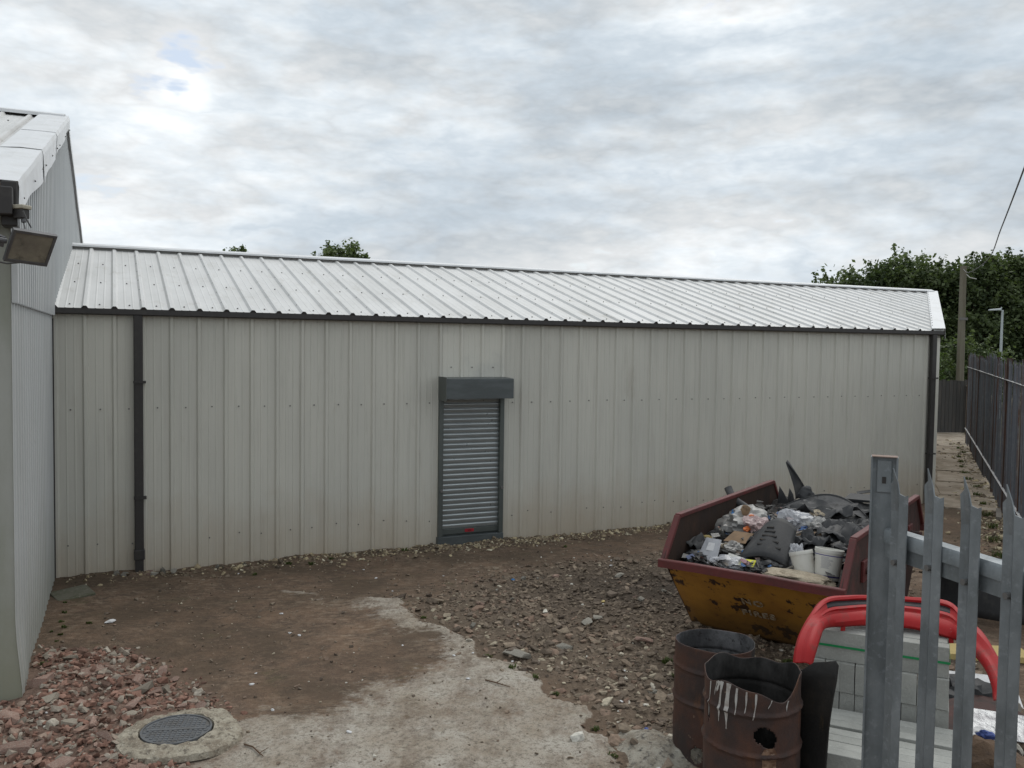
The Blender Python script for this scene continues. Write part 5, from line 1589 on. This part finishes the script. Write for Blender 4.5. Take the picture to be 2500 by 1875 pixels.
def scatter(name, xs, ys, size, mat, label, cat, tonebias=None, sink=.25, aspect=(.55, 1.0), flat=(.35, .7), tilt=.35, tones=None):
    rng = np.random.default_rng(len(xs) + 3)
    n = len(xs)
    zs = gz(xs, ys)
    A = np.stack([np.ones(n), rng.uniform(*aspect, n), rng.uniform(*flat, n)], 1) * size[:, None]
    RM = rotmats(n, tilt, rng)
    which = rng.integers(0, len(PIECES), n)
    tn_ = rng.random(n) if tones is None else tones
    VV, FF, TT = [], [], []
    o = 0
    for w_ in range(len(PIECES)):
        idx = np.where(which == w_)[0]
        if not len(idx):
            continue
        V, F = PIECES[w_]
        P = V[None] * A[idx][:, None, :]
        P = np.einsum('nij,nkj->nki', RM[idx], P)
        P += np.stack([xs[idx], ys[idx], zs[idx] + A[idx, 2] * (1 - 2 * sink)], 1)[:, None, :]
        k = len(V)
        VV.append(P.reshape(-1, 3))
        FF.append((F[None] + (np.arange(len(idx)) * k)[:, None, None] + o).reshape(-1, 3))
        TT.append(np.repeat(tn_[idx], len(F)))
        o += len(idx) * k
    ob = tone_mesh(name, np.concatenate(VV), np.concatenate(FF), np.concatenate(TT), mat)
    return tag(ob, label, cat, kind='stuff')
def sample(poly, n, rng, margin=0.0, soft=.25):
    px = np.array([p[0] for p in poly])
    py = np.array([p[1] for p in poly])
    X, Y = [], []
    while sum(len(a) for a in X) < n:
        x = rng.uniform(px.min() - .5, px.max() + .5, n * 3)
        y = rng.uniform(py.min() - .5, py.max() + .5, n * 3)
        d = pdist(poly, x, y) + margin
        k = rng.random(len(x)) < sstep(-soft, soft, d)
        X.append(x[k])
        Y.append(y[k])
    return np.concatenate(X)[:n], np.concatenate(Y)[:n]
def clear(x, y):
    """not inside the walls, the skip base, the drums or the manhole"""
    t_ = (x - L0[0]) * V2[0] + (y - L0[1]) * V2[1]
    s_ = (x - L0[0]) * U2[0] + (y - L0[1]) * U2[1]
    ok = t_ > .035
    ok &= ~((t_ < 4.25) & (s_ < -.02 + .14 * sstep(3.0, 4.1, t_)))
    sx = (x - 2.2225) * math.cos(AS) - (y - 8.0445) * math.sin(AS)
    sy = (x - 2.2225) * math.sin(AS) + (y - 8.0445) * math.cos(AS)
    ok &= ~((np.abs(sx) < .9) & (sy > .75) & (sy < 2.8))
    ok &= np.hypot(x - 1.5, y - 5.3) > .33
    ok &= np.hypot(x - 1.53, y - 6.36) > .33
    ok &= np.hypot(x + 2.545, y - 6.56) > .40
    return ok
rg = np.random.default_rng(21)
# main gravel
x, y = sample(GRAVEL, 19000, rg, -.1, .55)
k = clear(x, y) & (warp_slab(x, y) < .02 + .30 * rg.random(len(x)) ** 4)
x, y = x[k], y[k]
sz = np.clip(rg.lognormal(math.log(.0185), .55, len(x)), .006, .07)
dampq = np.exp(-((x - 2.0) ** 2 / 3.2 + (y - 10.7) ** 2 / 2.0))
sz *= 1 - .35 * dampq
tone = np.clip(rg.random(len(x)) * (1 - .85 * dampq * (rg.random(len(x)) < .9)), 0, 1)
scatter('gravel', x, y, sz, 'gravel', 'spread of brown crushed stone and gravel between slab and skip', 'gravel', tones=tone, sink=.34, flat=(.25, .6), tilt=.25)
# thinner stones over the soil and slab
x = rg.uniform(-4.6, 3.4, 3600)
y = rg.uniform(5.2, 14.5, 3600)
k = clear(x, y) & (rg.random(3600) < np.where(warp_slab(x, y) > .05, .35, 1.0))
x, y = x[k], y[k]
scatter('loose_chips', x, y, np.clip(rg.lognormal(math.log(.010), .5, len(x)), .004, .035), 'gravel', 'loose stone chips scattered over the soil and slab', 'gravel')
# pale chips along the foot of the long wall
s_ = rg.uniform(.1, 14.5, 5200)
t_ = np.abs(rg.normal(0, .22, 5200)) + .045
dens_ = .18 + .82 * np.exp(-((s_ - 5.6) / 2.4) ** 2) + .3 * np.exp(-((s_ - 9.5) / 2.0) ** 2)
k = rg.random(5200) < dens_
s_, t_ = s_[k], t_[k]
x = L0[0] + U2[0] * s_ + V2[0] * t_
y = L0[1] + U2[1] * s_ + V2[1] * t_
scatter('pale_chips', x, y, np.clip(rg.lognormal(math.log(.016), .45, len(x)), .006, .05), 'chips', 'pale stone chips banked along the foot of the shed wall', 'gravel')
# verge rubble beside the path
yy = rg.uniform(11.5, 30, 2600)
xx = fence_x(yy) - np.abs(rg.normal(0, .38, 2600)) - .02
scatter('path_verge_chips', xx, yy, np.clip(rg.lognormal(math.log(.022), .5, 2600), .008, .07), 'chips', 'yellowish chips and litter along the fence foot beside the path', 'gravel')
# brick dust and small pieces
x, y = sample(RUBBLE, 5600, rg)
k = clear(x, y)
scatter('brick_bits', x[k], y[k], np.clip(rg.lognormal(math.log(.020), .5, k.sum()), .006, .05), 'brickbits', 'small broken brick bits filling the rubble patch', 'rubble')

def piece_meshes(mat, tag_):
    out = []
    for i, (V, F) in enumerate(PIECES):
        me = bpy.data.meshes.new(tag_)
        me.from_pydata(V.tolist(), [], F.tolist())
        me.materials.append(MAT[mat])
        out.append(me)
    return out
PM = {m_: piece_meshes(m_, n_) for m_, n_ in (('brick', 'brick_fragment'), ('mortar', 'mortar_lump'), ('stone', 'loose_stone'), ('greystone', 'concrete_lump'))}
def place_piece(mat, name, label, cat, group, x, y, size, flat=(.35, .6), aspect=(.5, .9), tilt=.22, sink=.28):
    me = random.choice(PM[mat])
    o = bpy.data.objects.new(name, me)
    COL.objects.link(o)
    sc_ = (size, size * random.uniform(*aspect), size * random.uniform(*flat))
    o.scale = sc_
    o.rotation_euler = (random.gauss(0, tilt), random.gauss(0, tilt), random.uniform(0, 2 * PI))
    o.location = (x, y, gzf(x, y) + sc_[2] * (1 - 2 * sink))
    return tag(o, label, cat, group)
x, y = sample(RUBBLE, 420, rg, -.05, .2)
k = np.where(clear(x, y))[0]
cnt = 0
for i in k:
    if cnt >= 290:
        break
    sz_ = float(np.clip(rg.lognormal(math.log(.043), .48), .026, .13))
    if cnt % 5 in (1, 3):
        place_piece('mortar', 'mortar_lump', 'pale lump of broken mortar among the red brick rubble', 'rubble', 'mortar lumps in the brick rubble', x[i], y[i], sz_ * .85, (.3, .6))
    else:
        place_piece('brick', 'brick_fragment', 'broken reddish brick fragment in the rubble patch beside the manhole', 'brick', 'brick fragments in the rubble patch', x[i], y[i], sz_, (.2, .48), (.45, .8))
    cnt += 1
for x_, y_, s_ in ((-3.62, 6.25, .13), (-3.15, 6.02, .11), (-3.95, 6.75, .12), (-3.42, 5.72, .13), (-3.25, 6.72, .10), (-4.05, 7.45, .12), (-2.62, 6.02, .09)):
    place_piece('brick', 'half_brick', 'large broken half brick lying on top of the red rubble', 'brick', 'large half bricks on the rubble', x_, y_, s_, (.28, .42), (.45, .6), .12, .2)
x, y = sample(GRAVEL, 500, rg, -.1, .1)
k = np.where(clear(x, y) & (warp_slab(x, y) < .0) & (y < 11.3))[0]
for i in k[:230]:
    sz_ = float(np.clip(rg.lognormal(math.log(.048), .36), .03, .10))
    if y[i] > 9.3:
        sz_ *= .75
    mt = 'stone' if rg.random() < .72 else ('greystone' if rg.random() < .6 else 'brick')
    nm_ = {'stone': 'loose_stone', 'greystone': 'concrete_lump', 'brick': 'brick_fragment'}[mt]
    lb = {'stone': 'brown angular stone lying in the gravel spread', 'greystone': 'greyish concrete lump lying in the gravel spread', 'brick': 'reddish brick fragment lying in the gravel spread'}[mt]
    place_piece(mt, nm_, lb, 'stone' if mt != 'brick' else 'brick', {'stone': 'larger stones in the gravel', 'greystone': 'concrete lumps in the gravel', 'brick': 'brick fragments in the gravel'}[mt], x[i], y[i], sz_)
for x_, y_, s_ in ((.08, 8.33, .16), (.85, 9.3, .10), (.55, 8.6, .11), (1.45, 7.4, .10)):
    place_piece('greystone', 'concrete_lump', 'large flat broken concrete lump in the gravel beside the slab edge', 'stone', 'large concrete lumps at the slab edge', x_, y_, s_, (.2, .35), (.45, .7), .12)
for s_, t_, z_ in ((1.28, .10, .07), (1.42, .12, .06), (1.18, .22, .05), (.70, .14, .06), (.82, .2, .05), (2.0, .12, .04), (2.35, .1, .04)):
    place_piece('greystone', 'concrete_lump', 'rounded lump of rubble at the foot of the downpipe wall', 'stone', 'lumps beside the downpipe foot', L0[0] + U2[0] * s_ + V2[0] * t_, L0[1] + U2[1] * s_ + V2[1] * t_, z_, (.5, .8))
# clay gully brick under the first downpipe and stone by the wall corner
px_, py_ = L0 + U2 * 1.0 + V2 * .11
loose_box('gully_brick', 'red clay gully block under the black downpipe shoe', 'brick', px_, py_, -.05, (.34, .2, .075), (0, 0, SHEDROT), 'brick', .01)
px_, py_ = L0 + U2 * .24 + V2 * .85
loose_box('flat_stone', 'flat mossy paving stone at the foot of the taller building', 'slab', px_, py_, gzf(px_, py_) - .03, (.42, .40, .06), (R(3), R(-4), SHEDROT + .3), 'mossstone', .012)

# ------------------------------------------------------------------ litter and weeds
def scrap(name, label, cat, x, y, r, mat, group=None, seed=0):
    o = crumple(name, label, cat, (x, y, gzf(x, y) + r * .2), (r, r * .6, r * .35), 70 + seed, mat, 2, .5, 2.0, group, random.uniform(0, 3))
    return o
WL = 'small white litter scrap lying on the yard ground'
for k in range(34):
    while True:
        x_, y_ = rg.uniform(-4.2, 3.0), rg.uniform(5.6, 12.5)
        if clear(np.array([x_]), np.array([y_]))[0]:
            break
    scrap('litter_scrap', WL, 'litter', x_, y_, rg.uniform(.012, .03), 'whitepaper', 'white litter scraps', k)
scrap('paper_scrap', 'larger crumpled white paper beside the ash heap', 'litter', 1.13, 6.10, .09, 'whitepaper', None, 50)
scrap('paper_scrap', 'torn white wrapper at the foot of the taller building', 'litter', -4.35, 9.35, .07, 'whitepaper', None, 51)
scrap('blue_scrap', 'dark blue wrapper on the gravel beside the ash heap', 'litter', 1.10, 6.68, .045, 'bluescrap', None, 52)
scrap('blue_scrap', 'small blue scrap on the gravel below the roller shutter', 'litter', .05, 11.0, .045, 'bluerag', None, 53)
scrap('yellow_scrap', 'small yellow scrap on the gravel', 'litter', 1.1, 10.0, .04, 'yellowboard', None, 54)
scrap('yellow_scrap', 'small yellow leaf among the brick rubble', 'litter', -3.55, 7.0, .035, 'hivis', None, 55)
def twig(label, pts):
    P = [(x_, y_, gzf(x_, y_) + .008 + dz) for x_, y_, dz in pts]
    mb = MB().tube(P, [.006] * (len(P) - 1) + [.003], 5)
    m_ = P[len(P) // 2]
    mb.tube([m_, (m_[0] + .05, m_[1] + .06, m_[2] + .015)], [.004, .002], 5)
    return tag(mb.build('twig', 'twig'), label, 'twig')
twig('brown twig lying on the pale slab beside the manhole', [(-1.98, 6.42, .0), (-1.90, 6.36, .006), (-1.82, 6.26, .004), (-1.78, 6.22, 0)])
twig('short dark twig on the slab near the gravel edge', [(-.20, 7.6, .0), (-.10, 7.52, .008), (.02, 7.46, .0)])
def weed(x_, y_, n_, h_, label, group):
    z0 = gzf(x_, y_)
    vs, fs, ts = [], [], []
    for i in range(n_):
        a = random.uniform(0, 2 * PI)
        l_ = h_ * random.uniform(.5, 1.1)
        sp = random.uniform(.3, 1.0)
        bx, by = x_ + random.gauss(0, h_ * .32), y_ + random.gauss(0, h_ * .25)
        w_ = random.uniform(.004, .009)
        d = Vector((math.cos(a), math.sin(a), 0))
        sd_ = Vector((-d.y, d.x, 0)) * w_
        b0 = Vector((bx, by, z0 - .005))
        m_ = b0 + d * l_ * .35 * sp + Vector((0, 0, l_ * .6))
        e_ = b0 + d * l_ * .9 * sp + Vector((0, 0, l_ * .75))
        o = len(vs)
        vs += [b0 - sd_, b0 + sd_, m_ + sd_, m_ - sd_, e_]
        fs += [(o, o + 1, o + 2), (o, o + 2, o + 3), (o + 3, o + 2, o + 4)]
        q = random.random()
        ts += [q] * 3
    o = tone_mesh('weed_tuft', np.array([v[:] for v in vs]), np.array(fs), ts, 'weed')
    return tag(o, label, 'weed', group)
for s_, t_, n_, h_ in ((2.9, .35, 30, .06), (3.2, .45, 40, .06), (3.5, .3, 24, .05), (4.6, .25, 24, .06), (7.0, .8, 22, .05), (2.4, .7, 22, .05)):
    p = L0 + U2 * s_ + V2 * t_
    weed(p[0], p[1], n_, h_, 'low green weeds growing near the foot of the shed wall', 'weeds by the shed wall')
for x_, y_ in ((-4.92, 9.42), (-4.78, 9.22), (-4.86, 9.1), (-4.62, 8.75), (-5.2, 10.05), (-4.45, 8.25), (-5.05, 9.75), (-4.55, 9.3), (-4.70, 8.98), (-4.35, 8.0)):
    weed(x_, y_, 22, random.uniform(.025, .05), 'mossy weeds at the foot of the taller building', 'weeds by the taller building')
for x_, y_ in ((.03, 7.9), (-.20, 8.3), (.42, 7.45), (.70, 6.75), (.78, 6.3), (-.95, 9.55), (.25, 7.7)):
    weed(x_, y_, 26, .045, 'small weeds growing along the broken slab edge', 'weeds on the slab edge')
rgw = random.Random(4)
for k in range(34):
    x_, y_ = 1.9 + rgw.uniform(-.45, .85), 8.2 + rgw.uniform(-.95, .45)
    if y_ > 8.75 - .7 * (x_ - 1.7):
        y_ -= .4
    weed(x_, y_, 60, .06, 'dark green moss and weeds under the sloping skip end', 'weeds under the skip end')
for k in range(14):
    yy_ = 13 + 1.1 * k
    weed(fence_x(yy_) - .3 - .2 * rgw.random(), yy_, 40, .14, 'scruffy weeds along the tall fence beside the path', 'weeds along the path')
pk = tag(MB().bar((8.95, 15.8, .05), (9.45, 16.7, .05), .09, .05).build('plank', 'plank'), 'grey plank lying along the tall fence by the path', 'plank')

# ------------------------------------------------------------------ pole, lamp, wire, aerial
tp = thing('telegraph_pole', 'weathered timber telegraph pole in front of the dark trees', 'pole', (17.52, 34.0, 0))
MB().tube([(0, 0, -.1), (.0, 0, 3.0), (-.02, 0, 6.4)], [.16, .14, .115], 14).build('shaft', 'timber', tp, smooth=50)
MB().tube([(.02, 0, 6.15), (.2, -.1, 5.95), (.45, -.1, 5.9)], .02, 6).build('cable_tail', 'whitepanel', tp)
MB().box(-.16, .16, -.13, -.10, 4.3, 4.4).build('step_band', 'screw', tp)
lp = thing('street_lamp', 'slim grey street lamp with flat head before the dark trees', 'lamp', (22.45, 40.0, 0))
MB().tube([(0, 0, 0), (0, 0, 1.2), (0, 0, 5.0)], [.08, .075, .05], 10).build('column', 'lamp', lp, smooth=50)
MB().tube([(0, 0, 4.95), (-.12, 0, 5.02), (-.3, 0, 5.03)], .035, 8).build('arm', 'lamp', lp)
MB().hexa([(-.62, -.1, 4.96), (-.1, -.12, 4.98), (-.1, .12, 4.98), (-.62, .1, 4.96), (-.6, -.08, 5.03), (-.1, -.1, 5.08), (-.1, .1, 5.08), (-.6, .08, 5.03)]).build('lantern', 'lamp', lp, bevel=.02)
MB().tube([(-.05, 0, 5.07), (-.05, 0, 5.14)], .03, 8).build('photocell', 'lamp', lp)
wpts = crom([(17.5, 34.0, 6.28), (14.6, 28.0, 5.62), (11.94, 22.0, 5.42), (8.9, 16.0, 5.36), (6.375, 11.0, 5.40), (4.4, 7.0, 5.62), (2.0, 2.0, 6.2)], 8)
tag(MB().tube(wpts, .011, 6).build('overhead_wire', 'cable'), 'thin dark overhead wire running from the telegraph pole', 'wire')
an = thing('television_aerial', 'small thin aerial just showing above the long shed ridge', 'aerial', (3.34, 40.0, 0))
MB().tube([(0.06, 0, 0), (.06, 0, 6.5)], .025, 6).build('mast', 'cable', an)
mb = MB().bar((-.30, 0, 6.42), (.20, 0, 6.36), .03, .03)
for k in range(5):
    mb.bar((-.28 + .11 * k, -.1, 6.42 - .013 * k), (-.28 + .11 * k, .1, 6.42 - .013 * k), .015, .015)
mb.bar((.20, 0, 6.22), (.20, 0, 6.52), .03, .02)
mb.build('elements', 'cable', an)

# ------------------------------------------------------------------ trees
def tree(name, label, base, H, lobes, nclump, leaf, mat, seed, clump_r=.6, per=46, group=None, trunk_r=.18):
    """lobes: (dx, dy, z, rx, ry, rz)"""
    rg_ = np.random.default_rng(seed)
    rr = random.Random(seed)
    t_ = thing(name, label, 'tree' if 'bush' not in name else 'bush', (base[0], base[1], 0), 0, group)
    mb = MB()
    top = lobes[0]
    mb.tube([(0, 0, -.1), (rr.uniform(-.1, .1), 0, H * .25), (top[0] * .4, top[1] * .4, H * .5), (top[0], top[1], top[2])], [trunk_r, trunk_r * .8, trunk_r * .5, trunk_r * .15], 10)
    vol = np.array([l[3] * l[4] * l[5] for l in lobes]) ** .67
    vol /= vol.sum()
    C = []
    for _ in range(nclump):
        l = lobes[rg_.choice(len(lobes), p=vol)]
        d = rg_.normal(0, 1, 3)
        d /= np.linalg.norm(d)
        if d[2] < -.55:
            d[2] *= -.6
        q = rg_.uniform(.55, 1.0) ** .6 * rg_.uniform(.9, 1.12)
        C.append((l[0] + d[0] * l[3] * q, l[1] + d[1] * l[4] * q, l[2] + d[2] * l[5] * q, q))
    C = np.array(C)
    for i in rg_.choice(len(C), min(len(C), 26), replace=False):
        h0 = H * rr.uniform(.28, .5)
        p0 = Vector((top[0] * h0 / H * .7, top[1] * h0 / H * .7, h0))
        p2 = Vector(C[i][:3])
        p1 = (p0 + p2) / 2 + Vector((0, 0, -.2))
        mb.tube([p0, p1, p2], [trunk_r * .4, trunk_r * .22, .012], 5, False)
    mb.build('trunk', 'bark', t_, smooth=60)
    n = len(C) * per
    cidx = np.repeat(np.arange(len(C)), per)
    off_ = rg_.normal(0, 1, (n, 3)) * np.array([.5, .5, .42]) * clump_r * rg_.uniform(.6, 1.25, len(C))[cidx][:, None]
    P = C[cidx, :3] + off_
    # sprigs: some leaves line up along short shoots that poke out of the outline
    sprig = rg_.random(len(C)) < .35
    dirs = C[:, :3] - np.array([top[0], top[1], H * .55])
    dirs /= np.linalg.norm(dirs, axis=1)[:, None] + 1e-6
    dirs[:, 2] = np.abs(dirs[:, 2]) + .45
    dirs /= np.linalg.norm(dirs, axis=1)[:, None]
    m_ = sprig[cidx] & (rg_.random(n) < .45)
    P[m_] = C[cidx[m_], :3] + dirs[cidx[m_]] * (rg_.uniform(.1, 1.55, m_.sum())[:, None] * clump_r) + rg_.normal(0, .12 * clump_r, (m_.sum(), 3))
    sz = leaf * rg_.uniform(.55, 1.25, n)
    nrm_ = rg_.normal(0, 1, (n, 3)) + np.array([0, 0, 1.3])
    nrm_ /= np.linalg.norm(nrm_, axis=1)[:, None]
    a = np.cross(nrm_, rg_.normal(0, 1, (n, 3)))
    a /= np.linalg.norm(a, axis=1)[:, None]
    b2 = np.cross(nrm_, a)
    V = np.stack([P - a * sz[:, None] * .5, P + b2 * sz[:, None] * .32, P + a * sz[:, None] * .5, P - b2 * sz[:, None] * .32], 1).reshape(-1, 3)
    F = np.arange(n * 4).reshape(-1, 4)
    ctone = rg_.random(len(C))
    tones = np.clip(ctone[cidx] * .7 + rg_.random(n) * .3, 0, 1)
    o = tone_mesh('crown', V, F, tones, mat)
    o.parent = t_
    return t_
G1 = 'trees beyond the far end of the path'
tree('broadleaf_tree', 'low dark green tree with ragged crown rising behind the far end of the shed roof', (17.4, 46.5), 7.4, [(0, 0, 5.6, 1.6, 1.6, 1.5), (-1.2, 0, 5.0, 1.2, 1.2, 1.1), (.8, 0, 4.6, 1.8, 1.8, 1.8), (0, 0, 3, 2.0, 2, 1.6)], 200, .24, 'leafmid', 61, .55, 60, G1)
tree('broadleaf_tree', 'tall dark green tree with broad rounded crown behind the shed end', (20.3, 45.0), 8.4, [(0, 0, 6.4, 1.9, 1.8, 1.7), (-1.3, 0, 5.7, 1.6, 1.5, 1.5), (1.2, 0, 6.0, 1.4, 1.4, 1.4), (0, 0, 4.4, 2.4, 2.0, 2.0), (0, 0, 2.6, 2.3, 2.0, 1.7)], 330, .24, 'leafdark', 62, .55, 64, G1)
tree('broadleaf_tree', 'dark green tree standing behind the telegraph pole', (23.3, 44.0), 8.3, [(0, 0, 6.2, 1.5, 1.5, 1.6), (-1.2, 0, 5.4, 1.3, 1.3, 1.6), (1.1, 0, 5.2, 1.5, 1.5, 1.7), (0, 0, 3.6, 2.2, 2, 2.0), (0, 0, 1.8, 2.2, 2, 1.4)], 320, .23, 'leafdark', 63, .5, 64, G1)
tree('broadleaf_tree', 'dense dark green tree behind the street lamp', (26.6, 44.5), 8.7, [(0, 0, 6.6, 1.9, 1.8, 1.7), (-1.5, 0, 6.0, 1.5, 1.5, 1.5), (1.5, 0, 6.3, 1.6, 1.5, 1.6), (0, 0, 4.2, 2.5, 2.0, 2.1), (0, 0, 2.2, 2.4, 2.0, 1.6)], 360, .23, 'leafdark', 64, .52, 64, G1)
tree('broadleaf_tree', 'dark green tree partly hidden by the tall grey fence', (30.4, 45.5), 8.8, [(0, 0, 6.6, 2.2, 2.0, 1.8), (0, 0, 4.2, 2.6, 2.2, 2.2), (0, 0, 2.2, 2.4, 2.2, 1.6)], 220, .26, 'leafmid', 65, .55, 56, G1)
tree('broadleaf_tree', 'shadowy tree standing between the two rear crowns', (22.0, 50.0), 7.8, [(0, 0, 5.4, 2.8, 1.8, 2.2), (0, 0, 3.0, 3.0, 2, 2.4)], 200, .30, 'leafdark', 66, .65, 50, G1)
tree('broadleaf_tree', 'shadowy tree filling the gap behind the lamp trees', (27.5, 50.5), 8.0, [(0, 0, 5.6, 3.0, 1.8, 2.2), (0, 0, 3.0, 3.2, 2, 2.4)], 200, .30, 'leafdark', 67, .65, 50, G1)
tree('leafy_bush', 'light green bush at the end of the path beside the shed corner', (15.9, 35.2), 4.0, [(0, 0, 2.7, .9, .8, 1.0), (.5, 0, 2.0, 1.0, .9, 1.0), (-.4, 0, 1.6, 1.0, .9, 1.1)], 90, .16, 'leaflight', 71, .36, 50, None, .06)
tree('leafy_bush', 'dark bush filling the space behind the telegraph pole', (18.9, 37.0), 3.6, [(0, 0, 2.2, 1.6, 1, 1.4), (-1.4, 0, 1.6, 1.2, 1, 1.2), (1.4, 0, 1.8, 1.4, 1, 1.4)], 150, .17, 'leafdark', 72, .42, 50, None, .06)
tree('broadleaf_tree', 'green treetop with rounded crown showing above the long roof', (-9.9, 50.0), 9.0, [(0, 0, 7.9, 1.15, 1.1, .95), (-1.0, 0, 7.2, .9, .9, .7), (.9, 0, 7.3, .9, .9, .75), (-1.9, 0, 6.9, .6, .6, .5), (0, 0, 6.4, 1.9, 1.6, 1.2)], 150, .22, 'leafmid', 81, .36, 60, None, .16)
tree('broadleaf_tree', 'tip of a small tree just showing above the roof ridge', (-17.4, 55.0), 9.0, [(0, 0, 8.3, .7, .7, .55), (.7, 0, 8.0, .5, .5, .4), (0, 0, 7.0, 1.4, 1.4, 1.0)], 70, .22, 'leafmid', 82, .34, 50, None, .12)
